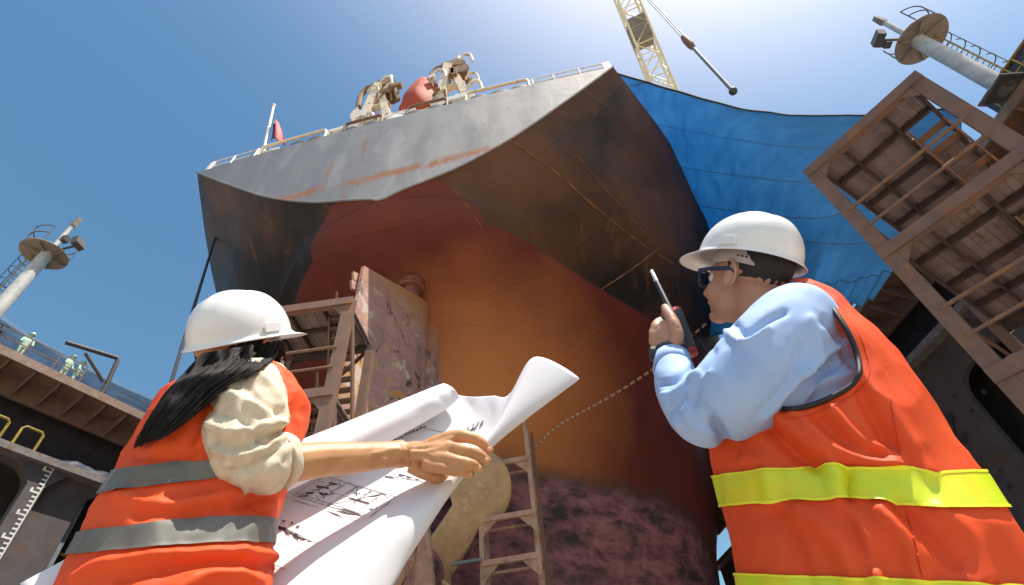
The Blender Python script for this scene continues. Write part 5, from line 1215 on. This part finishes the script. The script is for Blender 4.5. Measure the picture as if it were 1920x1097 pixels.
# the drawing: lines laid on the sheet between the two rolls, addressed by picture pixels on the sheet
qx, qy, qd = proj(G)
def sheet(px, py):
    J = slice(50, 84); k = np.argmin((qx[:, J]-px)**2 + (qy[:, J]-py)**2); i, j = np.unravel_index(k, qx[:, J].shape); return P(px, py, qd[i, 50+j]-.0016)
def dl(mb, a, b, w=1.1, n=8):
    w = max(.8, w*.78)
    a = np.array(a, float); b = np.array(b, float); nn = np.array([-(b-a)[1], (b-a)[0]])/(np.linalg.norm(b-a)+1e-9)*w/2; pts = [a+(b-a)*s_ for s_ in np.linspace(0, 1, n)]
    mb.grid([[sheet(*(p-nn)) for p in pts], [sheet(*(p+nn)) for p in pts]])
ink = MB(); pale = MB()
A0, A1, B0, B1 = np.array([548, 928]), np.array([688, 972]), np.array([610, 893]), np.array([742, 932])
lp = lambda u, v: (A0*(1-u)+A1*u)*(1-v)+(B0*(1-u)+B1*u)*v
for v in (0, .1, 1): dl(pale, lp(0, v), lp(1, v), 1.5)
for u in (0, .16, .3, .46, .66, .82, 1): dl(pale, lp(u, 0), lp(u, 1), 1.2)
dl(pale, lp(.3, .5), lp(.82, .55), 1.); dl(pale, lp(.46, 1), lp(.82, 0), 1.6); dl(pale, lp(.46, 0), lp(.82, 1), 1.4); dl(pale, lp(.82, .8), lp(1, .3), 1.2)
for (u, v, a, b, w) in ((.08, .55, .22, .62, 5), (.14, .8, .24, .85, 4), (.2, .35, .3, .4, 5), (.1, .2, .15, .3, 4), (.52, .72, .6, .76, 3), (.6, .5, .7, .56, 3), (.9, .35, .97, .42, 3)): dl(ink if w > 3 else pale, lp(u, v), lp(a, b), w)
for i in range(16): u = random.random()*.32; v = random.random(); dl(ink, lp(u, v), lp(u+.06, v+random.uniform(-.2, .2)), random.uniform(1, 2.4), 3)
dl(pale, (520, 926), (668, 976), 1.); dl(ink, (506, 985), (536, 992), 7.); dl(ink, (508, 978), (570, 1008), 2.); dl(ink, (530, 992), (566, 1010), 4.); dl(pale, (566, 1008), (598, 1020), 1.4)
for a in ((530, 976), (546, 979), (556, 986)): dl(ink, a, (a[0]+5, a[1]+2), 4., 3)
for i in range(14): a = random.uniform(0, 1); dl(ink, (522+46*a, 986+24*a), (526+48*a, 988+24*a+random.uniform(-4, 6)), random.uniform(1, 2), 3)
dl(pale, (500, 1052), (536, 1068), 1.6); dl(pale, (722, 892), (800, 904), 1.6); dl(pale, (748, 888), (790, 900), 1.)
for i in range(9): a = i/8; dl(ink, (738+56*a, 826-24*a), (742+56*a, 823-24*a+random.uniform(-3, 3)), random.uniform(2, 4.), 3)
dl(pale, (735, 827), (800, 800), 1.2); dl(pale, (782, 800), (836, 812), 1.5)
for i in range(16): a = random.random(); dl(ink if i % 2 else pale, (868+34*a, 812-14*a+random.uniform(-5, 6)), (874+34*a, 806-14*a+random.uniform(-6, 4)), random.uniform(1.2, 2.6), 3)
ink.build('drawing', m_ink, plans, smooth=False); pale.build('drawing_lines', m_inkl, plans, smooth=False)
